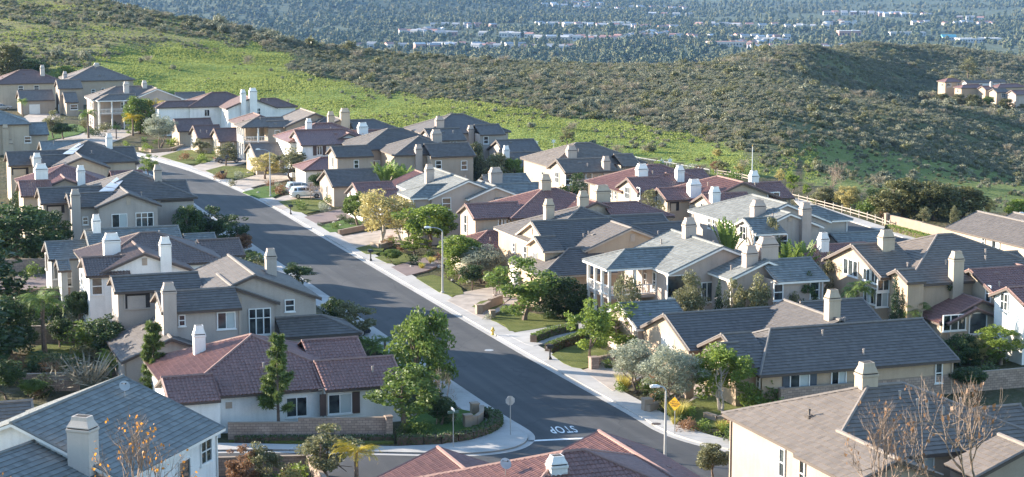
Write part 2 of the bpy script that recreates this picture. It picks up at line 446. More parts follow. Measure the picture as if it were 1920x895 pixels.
def add_window(H, p, nr, w, h, st, parent=None):
    Z = Vector((0, 0, 1)); t = Z.cross(nr).normalized()
    rt = H.rt
    def bar(mb, x0, x1, z0, z1, out, th):
        mb.obox(p + t * (x0 + x1) / 2 + Z * (z0 + z1) / 2 + nr * (out), t * (x1 - x0) / 2, nr * th / 2, Z * (z1 - z0) / 2)
    if st == 'G':                                             # garage door: sunk panels
        d = MB(); bar(d, -w / 2, w / 2, -h / 2, h / 2, .02, .06)
        for r in range(4):
            for c in range(max(2, int(w / .75))):
                n_ = max(2, int(w / .75)); x0 = -w / 2 + w * c / n_; bar(d, x0 + .08, x0 + w / n_ - .08, -h / 2 + h * r / 4 + .07, -h / 2 + h * (r + 1) / 4 - .07, .06, .03)
        d.build('garage_door', MT['garage'], rt); return
    if st == 'v':
        d = MB(); bar(d, -w / 2, w / 2, -h / 2, h / 2, .03, .06)
        k = max(3, int(h / .15))
        for r in range(k): bar(d, -w / 2 + .07, w / 2 - .07, -h / 2 + h * (r + .25) / k, -h / 2 + h * (r + .7) / k, .07, .04)
        d.build('gable_vent', MT['trim_t'], rt); return
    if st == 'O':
        d = MB(); bar(d, -w / 2, w / 2, -h / 2, h / 2, .012, .02); o = d.build('balcony_opening_shade', MT['dark'], rt)  # flat dark panel: the opening's shade as colour, no recess behind
        e = MB()
        for x in (-w / 2, w / 2 - .1): bar(e, x, x + .1, -h / 2, h / 2, .05, .12)
        bar(e, -w / 2, w / 2, -h / 2, -h / 2 + .12, .06, .14); bar(e, -w / 2 + .3, w / 2 - .5, -h / 2 + .12, h / 2 - .25, .03, .03)
        e.build('opening_frame', MT[H.wm], o); return
    if st == 'D':
        d = MB(); bar(d, -w / 2, w / 2, -h / 2, h / 2, .03, .08); bar(d, -w / 2 + .12, w / 2 - .12, .1, h / 2 - .2, .08, .03); bar(d, -w / 2 + .12, w / 2 - .12, -h / 2 + .2, -.1, .08, .03)
        d.build('front_door', MT['shutter_b'], rt); return
    f = MB(); th = .085
    for x in (-w / 2, w / 2 - th): bar(f, x, x + th, -h / 2, h / 2, .05, .12)
    for z in (-h / 2, h / 2 - th): bar(f, -w / 2 + th, w / 2 - th, z, z + th, .05, .12)
    if st in 'sS': bar(f, -.035, .035, -h / 2 + th, h / 2 - th, .045, .09)
    if st in 'd': bar(f, -w / 2 + th, w / 2 - th, -.04, .04, .045, .09)
    if st in 't':
        for k in (-1, 1): bar(f, k * w / 6 - .05, k * w / 6 + .05, -h / 2 + th, h / 2 - th, .045, .09)
        if h > 1.7: bar(f, -w / 2 + th, w / 2 - th, h * .12, h * .12 + .07, .047, .094)
    if st in 'g':
        bar(f, -.03, .03, -h / 2 + th, h / 2 - th, .045, .09); bar(f, -w / 2 + th, w / 2 - th, -.03, .03, .047, .094)
    bar(f, -w / 2 - .08, w / 2 + .08, -h / 2 - .09, -h / 2 - .004, .07, .16)
    fo = f.build('window', MT['frame'], rt)
    g = MB(); bar(g, -w / 2 + .04, w / 2 - .04, -h / 2 + .04, h / 2 - .04, .015, .03); g.build('pane', MT['glass'], fo)
    if st in 'SsB' and random.random() < .5 and w > 1.2:      # a pale blind behind one half
        bl = MB(); bar(bl, .05, w / 2 - .1, -h / 2 + .1, h / 2 - .1, .032, .008); bl.build('blind', BLIND, fo)
    if st == 'S':
        for k in (-1, 1):
            sh = MB(); x = k * (w / 2 + .34); bar(sh, x - .3, x + .3, -h / 2 - .05, h / 2 + .05, .04, .07)
            for q in (-.2, 0, .2): bar(sh, x + q - .015, x + q + .015, -h / 2, h / 2, .08, .02)
            sh.build('shutter', MT[getattr(H, 'shut', 'shutter_b')], rt)
BLIND = simple('window_blind', (.40, .44, .43), .7, .05)
def add_chimney(H, px, pb, pt, w=1.0, d=.8):
    r = cast(H, px, pb)
    if r is None: print('CHIMNEY MISS', H.rt['label'], px, pb); return
    p, nr, k, _ = r
    c = Vector((p.x, p.y, 0))
    nh = Vector((nr.x, nr.y, 0))
    if k == 'w': c += nr * (d * .18)
    else: c += Vector((c.x, c.y, 0)).normalized() * d * .5
    ztop = PD(px, pt, c.y).z
    zb = max(H.zb, p.z - 4 if k == 'r' else H.zb)
    if k == 'w': zb = H.zb
    hc = .72 if ztop - p.z > 1.2 else .5                      # height of the shroud
    s = MB(); zs = ztop - hc
    s.box((c.x, c.y, zb), w, d, zs - .1 - zb, H.v, H.u); s.frustum((c.x, c.y, zs - .24), w, d, w + .1, d + .1, .1, H.v, H.u); s.box((c.x, c.y, zs - .14), w + .1, d + .1, .12, H.v, H.u)
    ch = s.build('chimney', MT[H.capm], H.ro)
    q = MB(); q.box((c.x, c.y, zs - .03), w - .06, d - .06, .1, H.v, H.u, 1)  # slit filled with dark colour for its shade
    q.box((c.x, c.y, zs + .06), w + .02, d + .02, .07, H.v, H.u)
    q.frustum((c.x, c.y, zs + .125), w - .02, d - .02, w * .74, d * .70, hc * .5, H.v, H.u)
    q.frustum((c.x, c.y, zs + .12 + hc * .5), w * .74, d * .70, w * .70, d * .64, hc * .5 - .12, H.v, H.u)
    q.box((c.x, c.y, ztop - .01), w * .56, d * .5, .015, H.v, H.u, 1)  # dark plate colours in the shade of the flue mouth
    q.build('chimney_cap', [MT[H.capm], MT['dark']], ch)
def add_vents(H, k):
    for _ in range(k * 8):
        if k <= 0: break
        q = random.choice(H.rp); n = (q[1] - q[0]).cross(q[2] - q[0]); ar = n.length; n.normalize()
        if ar < 25: continue
        a, b_ = random.uniform(.2, .8), random.uniform(.25, .85)
        p = q[0].lerp(q[1], a).lerp(q[-1].lerp(q[2], a), b_) if len(q) == 4 else q[0] * .3 + q[1] * .3 + q[2] * .4
        if not visible(p + Vector((0, 0, .2)), 1.2): continue
        m = MB()
        if random.random() < .5:
            m.tube([p - Vector((0, 0, .1)), p + Vector((0, 0, .42))], .07, 6); m.tube([p + Vector((0, 0, .42)), p + Vector((0, 0, .52))], .1, 6); m.build('vent_pipe', MT['pipe'], H.ro)
        else:
            t = n.cross(Vector((0, 0, 1))).normalized(); s = t.cross(n)
            m.obox(p + n * .05, t * .3, s * .2, n * .045); m.obox(p + n * .12, t * .2, s * .13, n * .03); m.build('roof_vent', CAPM[H.rm], H.ro)
        k -= 1
def visible(p, tol=.5):
    d = p - EYE; L = d.length; d.normalize()
    h = BVH.ray_cast(EYE, d)
    return h[0] is None or h[3] > L - tol
def finish_houses():
    global BVH
    vv, ff = [], []
    for q in ALLPOLY:
        n = len(vv); vv += [tuple(p) for p in q]; ff.append(tuple(range(n, n + len(q))))
    BVH = BVHTree.FromPolygons(vv, ff)
    for H in HOUSES:
        for c in H.chim: add_chimney(H, *c)
        used = []
        for x, y, w, h, st in H.win:
            if st[0] == 'S' and len(st) > 1: H.shut = {'g': 'shutter_g', 'b': 'shutter_b'}[st[1]]
            r = cast(H, x, y, roofs=False)
            if st == 'O' : print('OPEN', H.rt['label'][:30], r)
            if r is None: print('WIN MISS', H.rt['label'], x, y); continue
            q = r[0].copy(); q.z = min(q.z, r[3] - .28 - h / 2); add_window(H, q, r[1], w, h, st[0]); used.append(r[0])
        if H.auto:
            for pts, nr, p, q, zt in H.faces:
                if nr.dot(EYE - p) < 0: continue
                L = (q - p).length; t = (q - p).normalized()
                if L < 2.4: continue
                k = max(1, int(L / 3.6))
                for zc, hh in ((zt - 1.25, 1.3), (1.35 + H.zb, 1.5)) if zt - H.zb > 4.5 else ((zt - 1.25, 1.2),):
                    for i in range(k):
                        c = p + t * (L * (i + .5 + random.uniform(-.12, .12)) / k); c = Vector((c.x, c.y, zc)) + nr * .02
                        if not visible(c + nr * .05, .45) or any((c - x).length < 2.2 for x in used): continue
                        if random.random() > H.auto: continue
                        used.append(c)
                        add_window(H, c, nr, random.choice((.9, 1.2, 1.7)), hh, random.choice('dsgd'))
        if H.W[0].A.y < 260:
            for pts, nr, p, q, zt in H.faces:
                if nr.dot(EYE - p) < 0 or (q - p).length < 3 or len(pts) == 5: continue
                e = p if random.random() < .5 else q; t = (q - p).normalized() * (1 if e is p else -1); b_ = Vector((e.x, e.y, 0)) + t * .18 + nr * .07
                if not visible(b_ + Vector((0, 0, zt - .6)) + nr * .05, .4): continue
                m = MB(); m.box(b_ + Vector((0, 0, .1)), .1, .08, zt - .25, t, nr); m.obox(b_ + Vector((0, 0, zt - .12)) + nr * .15, t * .05, nr * .2, Vector((0, 0, .05))); m.build('downspout', MT['trim_w'] if H.trim == 'trim_w' else MT['trim_t'], H.rt, weld=False)
        for pan in H.panels:
            r0 = [cast(H, x, y, walls=False) for x, y in pan]
            if any(r is None for r in r0): print('PANEL MISS', H.rt['label']); continue
            n = r0[0][1]; m = MB(); c4 = [r[0] + n * .14 for r in r0]
            t = (c4[1] - c4[0]); 
            k = 3
            for i in range(k):
                a, b_ = i / k + .02, (i + 1) / k - .02
                q = [c4[0].lerp(c4[1], a), c4[0].lerp(c4[1], b_), c4[3].lerp(c4[2], b_), c4[3].lerp(c4[2], a)]
                m.poly(q); lo = [x - n * .08 for x in q]; m.poly(lo)
                for j in range(4): m.poly([q[j], q[(j + 1) % 4], lo[(j + 1) % 4], lo[j]])
            m.build('solar_panel', MT['solar'], H.ro)
        add_vents(H, H.vents)
# ------------------------------------------------------------------ terrain: one sheet from the camera's hillside to the horizon
def zrow(row, d):
    dd = ray(960, row); return CAMZ + dd.z / dd.y * d
VAL = -104.0
# columns of the view: (start of the hill, [(row seen, distance) ...], then hidden back slope distance)
PROF = {
 -300: (470, [(100, 560), (40, 640), (-30, 720), (-80, 800)], 1100),
 0: (470, [(130, 515), (100, 545), (50, 600), (0, 665), (-40, 730)], 1050),
 120: (478, [(125, 515), (80, 565), (30, 635), (-14, 700)], 1050),
 200: (478, [(130, 500), (60, 595), (2, 675)], 1000),
 400: (450, [(200, 455), (120, 530), (80, 590), (44, 650)], 950),
 600: (425, [(200, 445), (150, 500), (110, 570), (85, 640)], 900),
 800: (388, [(230, 405), (180, 465), (140, 540), (106, 625)], 850),
 1000: (368, [(240, 390), (190, 455), (150, 530), (119, 640)], 850),
 1200: (345, [(270, 362), (220, 422), (170, 510), (122, 660)], 900),
 1330: (330, [(300, 340), (240, 400), (190, 470), (150, 580), (118, 720)], 950),
 1420: (312, [(310, 325), (260, 365), (215, 430), (170, 520), (138, 640), (96, 790)], 1000),
 1500: (306, [(312, 330), (270, 368), (222, 440), (185, 520), (152, 610), ('z', 660, -8), (74, 840)], 1020),
 1560: (302, [(322, 330), (290, 372), (240, 440), (200, 530), (172, 600), ('z', 670, -14), (150, 740), (95, 840), ('z', 900, -8), (74, 1010)], 1150),
 1640: (294, [(338, 330), (300, 385), (250, 452), (216, 530), (186, 610), ('z', 690, -26), (160, 790), (130, 850), ('z', 920, -14), (76, 1060)], 1200),
 1700: (286, [(352, 330), (316, 380), (262, 450), (224, 530), (198, 600), ('z', 690, -20), (176, 790), ('z', 880, -24), (86, 1090)], 1250),
 1800: (276, [(372, 330), (338, 385), (285, 455), (242, 535), (212, 620), (190, 710), (165, 880), (130, 1010), (88, 1110)], 1300),
 1920: (270, [(385, 335), (350, 395), (312, 465), (262, 560), (225, 650), (196, 740), (160, 960), (106, 1130)], 1300),
 2200: (262, [(400, 340), (360, 420), (320, 520), (280, 700), (240, 900), (150, 1150)], 1400),
}
RAD = np.concatenate([np.geomspace(14, 250, 40)[:-1], np.linspace(250, 1250, 260)[:-1], np.geomspace(1250, 14000, 110)])
COLS = sorted(PROF); AZC = np.array([(c - 960) / FPX for c in COLS])
def profile(c):
    st, pts, back = PROF[c]
    ds, zs = [10, 22, 60, 98, 112, st - 12, st], [31, 26, 13, 3, 0, 0, 0]
    for p in pts:
        if p[0] == 'z': ds.append(p[1]); zs.append(p[2])
        else: ds.append(p[1]); zs.append(zrow(*p))
    ds += [back, back + 550, 20000]; zs += [min(zs[-1] - 22, -25), VAL, VAL]
    z = np.interp(RAD, ds, zs)
    k = np.hanning(9); k /= k.sum()
    m = RAD > 100
    zz = np.convolve(np.pad(z, 4, 'edge'), k, 'valid')
    w = np.clip((RAD - st) / 25, 0, 1)
    return z * (1 - w) + zz * w
PR = np.array([profile(c) for c in COLS])
AZ = np.concatenate([np.linspace(-.75, -.32, 26)[:-1], np.linspace(-.32, .34, 330)[:-1], np.linspace(.34, .8, 26)])
ZG = np.empty((len(AZ), len(RAD)))
for j in range(len(RAD)): ZG[:, j] = np.interp(AZ, AZC, PR[:, j])
kk = np.hanning(25); kk /= kk.sum()
ZS = np.apply_along_axis(lambda a: np.convolve(np.pad(a, 12, 'edge'), kk, 'valid'), 0, ZG)
flat = (np.abs(ZG) < .02) & (RAD[None, :] < 480)
ZG = np.where(flat & (np.abs(ZS) < .3), 0, ZS)
def vnoise(x, y, s, seed=0):
    """smooth value noise"""
    r = np.random.default_rng(seed); T = r.random((256, 256))
    x = x / s; y = y / s; xi = np.floor(x).astype(int); yi = np.floor(y).astype(int); fx = x - xi; fy = y - yi
    fx = fx * fx * (3 - 2 * fx); fy = fy * fy * (3 - 2 * fy)
    g = lambda a, b: T[a % 256, b % 256]
    return (g(xi, yi) * (1 - fx) + g(xi + 1, yi) * fx) * (1 - fy) + (g(xi, yi + 1) * (1 - fx) + g(xi + 1, yi + 1) * fx) * fy
YY = np.broadcast_to(RAD[None, :], ZG.shape); XX = AZ[:, None] * YY
hillw = np.clip((np.abs(ZG) - .4) / 4, 0, 1) * np.clip((YY - 300) / 80, 0, 1)
bumpz = (vnoise(XX, YY, 34, 1) - .5) * 2.6 + (vnoise(XX, YY, 13, 2) - .5) * 1.1 + (vnoise(XX, YY, 5, 3) - .5) * .4
fade = np.clip((1500 - YY) / 500, 0, 1)
ZG = ZG + bumpz * hillw * fade
ZG += np.clip((YY - 2600) / 800, 0, 1) * ((vnoise(XX, YY, 900, 4) - .5) * 26 + (vnoise(XX, YY, 300, 9) - .5) * 8)
# the dark wooded hill beyond the left crest
ZG += 80 * np.exp(-((XX + 560) / 420) ** 2 - ((YY - 5200) / 700) ** 2) + 34 * np.exp(-((XX + 120) / 260) ** 2 - ((YY - 5400) / 500) ** 2)
def ground_z(x, y):
    a = np.clip(np.interp(x / y, AZ, np.arange(len(AZ))), 0, len(AZ) - 1.001); b = np.clip(np.interp(y, RAD, np.arange(len(RAD))), 0, len(RAD) - 1.001)
    i, j = int(a), int(b); fa, fb = a - i, b - j
    return (ZG[i, j] * (1 - fa) + ZG[i + 1, j] * fa) * (1 - fb) + (ZG[i, j + 1] * (1 - fa) + ZG[i + 1, j + 1] * fa) * fb
def ground_hit(px, py):
    """where the sight line through a pixel first meets the terrain"""
    d = ray(px, py); prev = None
    for y in np.concatenate([np.linspace(120, 1250, 500), np.geomspace(1260, 13000, 500)]):
        p = EYE + d * (y / d.y); h = p.z - ground_z(p.x, p.y)
        if h <= 0: return Vector((p.x, p.y, ground_z(p.x, p.y)))
        prev = p
    return None
def inpoly(px, py, poly):
    c = np.zeros(px.shape, bool); n = len(poly)
    for i in range(n):
        x0, y0 = poly[i]; x1, y1 = poly[(i + 1) % n]
        m = ((y0 > py) != (y1 > py)) & (px < (x1 - x0) * (py - y0) / (y1 - y0 + 1e-9) + x0); c ^= m
    return c
f_ = YY * CP - (ZG - CAMZ) * SP; u_ = YY * SP + (ZG - CAMZ) * CP
PXG, PYG = 960 + FPX * XX / f_, 447.5 - FPX * u_ / f_
def soft(poly, px, py, amt=34):
    j1 = (vnoise(px * 1.0, py * 2.0, 22, 5) - .5) * amt * 2; j2 = (vnoise(px * 1.0, py * 2.0, 17, 6) - .5) * amt
    return inpoly(px + j1, py + j2, poly).astype(float)
GREEN = [(60, 160), (150, 122), (205, 100), (330, 84), (500, 86), (545, 108), (540, 135), (620, 150), (720, 178), (860, 190), (1000, 205), (1180, 232), (1330, 262), (1405, 290), (1420, 345), (1200, 330), (900, 300), (500, 280), (100, 260)]
GREEN2 = [(1440, 300), (1560, 250), (1640, 258), (1760, 285), (1850, 315), (1960, 340), (1960, 430), (1700, 380), (1440, 360)]
DRYP = [(-200, -60), (60, -40), (200, -4), (330, 26), (440, 62), (520, 84), (330, 82), (205, 98), (150, 120), (-200, 160)]
hill_m = (YY > 300) & (YY < 1350)
gmask = np.where(hill_m, np.maximum(soft(GREEN, PXG, PYG), 
    .5 * soft(GREEN2, PXG, PYG)), 0)
dmask = np.where(hill_m, soft(DRYP, PXG, PYG), 0)
vmask = np.clip((YY - 1250) / 250, 0, 1)
smask = ((np.abs(ZG) < .05) & (YY < 480)).astype(float)
def blur(a):
    k = np.hanning(7); k /= k.sum()
    a = np.apply_along_axis(lambda q: np.convolve(np.pad(q, 3, 'edge'), k, 'valid'), 0, a)
    return np.apply_along_axis(lambda q: np.convolve(np.pad(q, 3, 'edge'), k, 'valid'), 1, a)
gmask, dmask = blur(gmask), blur(dmask)
me = bpy.data.meshes.new('ground'); na, nr_ = ZG.shape
vid = np.arange(na * nr_).reshape(na, nr_)
quads = np.stack([vid[:-1, :-1], vid[1:, :-1], vid[1:, 1:], vid[:-1, 1:]], -1).reshape(-1, 4)
def fast_mesh(me, verts, quads, smooth=False):
    me.vertices.add(len(verts)); me.vertices.foreach_set('co', np.asarray(verts, np.float32).ravel())
    k = quads.shape[1]; n = len(quads)
    me.loops.add(n * k); me.loops.foreach_set('vertex_index', quads.astype(np.int32).ravel())
    me.polygons.add(n); me.polygons.foreach_set('loop_start', np.arange(0, n * k, k, dtype=np.int32)); me.polygons.foreach_set('loop_total', np.full(n, k, np.int32))
    if smooth: me.polygons.foreach_set('use_smooth', np.ones(n, bool))
    me.update(calc_edges=True)
fast_mesh(me, np.stack([XX, YY, ZG], -1).reshape(-1, 3), quads, True)
ca = me.color_attributes.new('cover', 'FLOAT_COLOR', 'POINT')
ca.data.foreach_set('color', np.stack([gmask, dmask, vmask, smask], -1).astype(np.float32).ravel())
m, nt, b = newmat('hill_and_yard_ground')
at = N(nt, 'ShaderNodeAttribute'); at.attribute_name = 'cover'
sp = N(nt, 'ShaderNodeSeparateColor'); nt.links.new(at.outputs['Color'], sp.inputs[0])
g = geo(nt)
n1, n2, n3 = noise(nt, .05, 5, g), noise(nt, .35, 5, g), noise(nt, 2.2, 4, g)
mp = N(nt, 'ShaderNodeMapping'); mp.inputs['Scale'].default_value = (.25, 1.2, 1); nt.links.new(g, mp.inputs[0]); n4 = noise(nt, .8, 5, mp.outputs[0])
nn = M_(nt, 'ADD', M_(nt, 'MULTIPLY', n1, .35), M_(nt, 'ADD', M_(nt, 'MULTIPLY', n2, .35), M_(nt, 'MULTIPLY', n3, .35)))
scrub = ramp(nt, nn, [(.3, (.045, .065, .025)), (.5, (.085, .10, .042)), (.68, (.16, .155, .085))])
n5 = noise(nt, 1.1, 6, mp.outputs[0], .75); gn = M_(nt, 'ADD', M_(nt, 'MULTIPLY', n5, .6), M_(nt, 'MULTIPLY', nn, .42))
green = ramp(nt, gn, [(.40, (.075, .135, .025)), (.5, (.158, .218, .047)), (.6, (.26, .285, .085))])
dry = ramp(nt, gn, [(.4, (.09, .115, .03)), (.5, (.185, .18, .07)), (.6, (.30, .25, .13))])
soil = ramp(nt, nn, [(.3, (.035, .05, .018)), (.5, (.07, .07, .035)), (.7, (.15, .115, .08))])
val = ramp(nt, n1, [(.3, (.06, .085, .045)), (.6, (.11, .125, .075)), (.8, (.2, .18, .13))])
c = mixc(nt, sp.outputs[1], scrub, dry); c = mixc(nt, sp.outputs[0], c, green); c = mixc(nt, sp.outputs[2], c, val); c = mixc(nt, at.outputs['Alpha'], c, soil)
nt.links.new(c, b.inputs['Base Color']); b.inputs['Roughness'].default_value = 1; b.inputs['Specular IOR Level'].default_value = .1
bump(nt, b, M_(nt, 'ADD', n3, M_(nt, 'MULTIPLY', n2, 2.0)), .8, .35)
me.materials.append(m)
tag(link('ground', me), kind='structure')
# ------------------------------------------------------------------ road surfaces
def asph():
    m, nt, b = newmat('street_asphalt'); g = geo(nt)
    mp = N(nt, 'ShaderNodeMapping'); mp.inputs['Rotation'].default_value = (0, 0, -math.atan2(U.y, U.x)); nt.links.new(g, mp.inputs[0])
    m2 = N(nt, 'ShaderNodeMapping'); m2.inputs['Scale'].default_value = (.05, .7, 1); nt.links.new(mp.outputs[0], m2.inputs[0])
    n1, n2, n3 = noise(nt, .18, 5, g), noise(nt, 1.0, 4, m2.outputs[0]), noise(nt, 30, 3, g)
    t = M_(nt, 'ADD', M_(nt, 'MULTIPLY', n1, .4), M_(nt, 'ADD', M_(nt, 'MULTIPLY', n2, .4), M_(nt, 'MULTIPLY', n3, .25)))
    sx = N(nt, 'ShaderNodeSeparateXYZ'); nt.links.new(mp.outputs[0], sx.inputs[0])
    aR, aL = -V.dot(P(987, 664)), -V.dot(P(740, 648)); off = M_(nt, 'ABSOLUTE', M_(nt, 'SUBTRACT', sx.outputs[1], (aR + aL) / 2))
    lane = M_(nt, 'ABSOLUTE', M_(nt, 'SUBTRACT', M_(nt, 'ABSOLUTE', M_(nt, 'SUBTRACT', off, 2.1)), .75))
    track = M_(nt, 'SUBTRACT', 1.0, M_(nt, 'MINIMUM', M_(nt, 'MULTIPLY', lane, 2.2), 1.0))
    seam = M_(nt, 'LESS_THAN', off, .06)
    vo = N(nt, 'ShaderNodeTexVoronoi', feature='DISTANCE_TO_EDGE'); vo.inputs['Scale'].default_value = .16
    wob = N(nt, 'ShaderNodeVectorMath', operation='ADD'); nz_ = N(nt, 'ShaderNodeTexNoise'); nz_.inputs['Scale'].default_value = .8; nt.links.new(g, nz_.inputs['Vector']); nt.links.new(mp.outputs[0], wob.inputs[0]); nt.links.new(nz_.outputs['Color'], wob.inputs[1]); nt.links.new(wob.outputs[0], vo.inputs['Vector'])
    crack = M_(nt, 'LESS_THAN', vo.outputs['Distance'], .010)
    t = M_(nt, 'ADD', t, M_(nt, 'MULTIPLY', track, .05)); t = M_(nt, 'SUBTRACT', t, M_(nt, 'MULTIPLY', M_(nt, 'MAXIMUM', seam, crack), .10))
    nt.links.new(ramp(nt, t, [(.38, (.027, .030, .034)), (.52, (.042, .044, .047)), (.66, (.068, .068, .068))]), b.inputs['Base Color'])
    b.inputs['Roughness'].default_value = .85; bump(nt, b, n3, .3, .01); return m
def conc():
    m, nt, b = newmat('sidewalk_concrete'); g = geo(nt)
    mp = N(nt, 'ShaderNodeMapping'); mp.inputs['Rotation'].default_value = (0, 0, -math.atan2(U.y, U.x)); nt.links.new(g, mp.inputs[0])
    s = N(nt, 'ShaderNodeSeparateXYZ'); nt.links.new(mp.outputs[0], s.inputs[0])
    j = M_(nt, 'LESS_THAN', M_(nt, 'FRACT', M_(nt, 'DIVIDE', s.outputs[0], 1.5)), .025)
    wn = N(nt, 'ShaderNodeTexWhiteNoise', noise_dimensions='1D'); nt.links.new(M_(nt, 'FLOOR', M_(nt, 'DIVIDE', s.outputs[0], 4.5)), wn.inputs['W'])
    t = M_(nt, 'ADD', M_(nt, 'MULTIPLY', noise(nt, .7, 5, g), .7), M_(nt, 'MULTIPLY', wn.outputs[0], .3))
    c = ramp(nt, t, [(.25, (.33, .315, .29)), (.75, (.47, .45, .42))])
    nt.links.new(mixc(nt, M_(nt, 'MULTIPLY', j, .6), c, (.18, .17, .16)), b.inputs['Base Color']); b.inputs['Roughness'].default_value = .9; return m
MT['asphalt'], MT['concrete'] = asph(), conc()
def lawn_mat(name, c0, c1, c2):
    m, nt, b = newmat(name); g = geo(nt)
    t = M_(nt, 'ADD', M_(nt, 'MULTIPLY', noise(nt, .5, 4, g), .5), M_(nt, 'MULTIPLY', noise(nt, 7, 4, g), .5))
    nt.links.new(ramp(nt, t, [(.3, c0), (.5, c1), (.72, c2)]), b.inputs['Base Color']); b.inputs['Roughness'].default_value = 1; b.inputs['Specular IOR Level'].default_value = .15
    bump(nt, b, noise(nt, 12, 4, g), 1.0, .08); return m
MT['lawn'] = lawn_mat('lawn_grass', (.055, .075, .018), (.115, .135, .035), (.20, .19, .07))
MT['lawn_g'] = lawn_mat('greener_lawn_grass', (.04, .08, .016), (.075, .135, .03), (.13, .18, .05))
def smooth_line(pts, k=3):
    pts = [Vector(p) for p in pts]
    for _ in range(k):
        o = [pts[0]]
        for a, b in zip(pts, pts[1:]): o += [a.lerp(b, .25), a.lerp(b, .75)]
        pts = o + [pts[-1]]
    return pts
def slab(name, pts, z0, z1, mat, kind='structure', skirt=True, **kw):
    """a flat piece of ground from an outline of world points"""
    me = bpy.data.meshes.new(name); bm = bmesh.new()
    vs = [bm.verts.new((p[0], p[1], z1)) for p in pts]; f = bm.faces.new(vs)
    if f.normal.z < 0 or f.calc_area() and (f.normal_update() or f.normal.z < 0): f.normal_flip()
    if skirt:
        n = len(pts)
        lo = [bm.verts.new((p[0], p[1], z0)) for p in pts]
        for i in range(n): bm.faces.new((vs[i], vs[(i + 1) % n], lo[(i + 1) % n], lo[i]))
    bmesh.ops.triangulate(bm, faces=[f]); bmesh.ops.recalc_face_normals(bm, faces=bm.faces)
    for q in bm.faces:
        if abs(q.normal.z) > .9 and q.normal.z < 0: q.normal_flip()
    bm.to_mesh(me); bm.free(); me.materials.append(MT[mat])
    o = link(name, me); tag(o, kind=kind, **kw); return o
def pxs(l, z=0.0): return [P(x, y, z) for x, y in l]
# kerb lines
RC = pxs([(150, 279), (215, 283), (287, 299), (370, 323), (440, 352), (507, 383), (580, 427), (657, 472), (805, 558), (987, 664), (1120, 738), (1205, 785), (1240, 808), (1300, 830), (1400, 852), (1520, 878), (1700, 915)])
LC = pxs([(100, 284), (190, 292), (255, 312), (330, 362), (410, 420), (497, 480), (620, 565), (740, 648), (858, 730), (940, 785), (980, 808), (992, 820), (984, 834), (955, 845), (900, 852), (840, 853), (700, 850), (560, 846), (430, 846), (250, 850)])
RC, LC = smooth_line(RC, 2), smooth_line(LC, 2)
slab('street', LC[::-1][:0] + LC + pxs([(250, 930), (700, 1000), (1100, 1010), (1700, 1000)]) + RC[::-1], 0, .012, 'asphalt', skirt=False)
def strip(name, line, a, b, z0, z1, mat, side):
    """a band beside a kerb line, from offset a to offset b"""
    q = []
    for i, p in enumerate(line):
        t = (line[min(i + 1, len(line) - 1)] - line[max(i - 1, 0)]); t.z = 0; t.normalize(); n = Vector((t.y, -t.x, 0)) * side
        q.append((p + n * a, p + n * b))
    m = MB()
    for (p0, p1), (r0, r1) in zip(q, q[1:]):
        Z0, Z1 = Vector((0, 0, z0)), Vector((0, 0, z1))
        m.poly([p0 + Z1, r0 + Z1, r1 + Z1, p1 + Z1]); m.poly([p0 + Z0, r0 + Z0, r0 + Z1, p0 + Z1]); m.poly([p1 + Z0, r1 + Z0, r1 + Z1, p1 + Z1])
    o = m.build(name, MT[mat]); tag(o, kind='structure'); return o, q
RIGHT = -1          # RC runs away -> near: the houses lie on its left-hand normal
strip('gutter', RC, -.02, -.55, .0, .02, 'concrete', RIGHT); strip('kerb', RC, 0, .18, 0, .14, 'concrete', RIGHT); strip('sidewalk', RC, .185, 2.1, 0, .135, 'concrete', RIGHT)
strip('gutter', LC, -.02, -.55, .0, .02, 'concrete', 1); strip('kerb', LC, 0, .18, 0, .14, 'concrete', 1); strip('sidewalk', LC[:42], .185, 2.1, 0, .135, 'concrete', 1)
slab('sidewalk', LC[40:] + pxs([(250, 832), (430, 834), (631, 838), (740, 840), (830, 836), (900, 818), (936, 800), (930, 786), (905, 772), (880, 752), (845, 726)]), 0, .13, 'concrete')
def flatpx(name, l, z, mat, **kw): return slab(name, smooth_line(pxs(l) + pxs(l[:1]), 1)[:-1] if kw.pop('sm', False) else pxs(l), 0, z, mat, **kw)
# driveways and paths of the right row, near to far
flatpx('driveway', [(1092, 697), (1122, 688), (1215, 660), (1260, 668), (1225, 700), (1150, 737)], .15, 'pave2')
flatpx('path', [(950, 630), (1010, 617), (1084, 607), (1110, 575), (1125, 580), (1108, 622), (1042, 640), (1000, 652), (985, 648)], .15, 'concrete')
flatpx('driveway', [(838, 566), (866, 551), (925, 540), (975, 540), (985, 560), (940, 585), (905, 600)], .15, 'pave2')
flatpx('driveway', [(733, 503), (790, 487), (850, 470), (870, 480), (800, 510), (762, 520)], .15, 'paver')
flatpx('driveway', [(636, 447), (680, 438), (745, 430), (790, 445), (765, 458), (672, 466)], .15, 'pave2')
flatpx('driveway', [(570, 409), (620, 398), (662, 390), (690, 402), (640, 414), (592, 421)], .15, 'paver')
flatpx('driveway', [(498, 382), (530, 370), (600, 355), (660, 362), (625, 376), (560, 386), (528, 396)], .15, 'pave2')
flatpx('driveway', [(430, 344), (480, 330), (540, 325), (545, 338), (490, 348), (455, 358)], .15, 'pave2')
flatpx('driveway', [(360, 315), (390, 303), (445, 290), (480, 295), (455, 308), (385, 325)], .15, 'pave2')
flatpx('driveway', [(275, 290), (330, 285), (345, 272), (385, 262), (420, 275), (360, 290), (315, 303)], .15, 'pave2')
flatpx('driveway', [(20, 232), (60, 212), (110, 208), (115, 220), (70, 232), (60, 240)], .05, 'pave2')
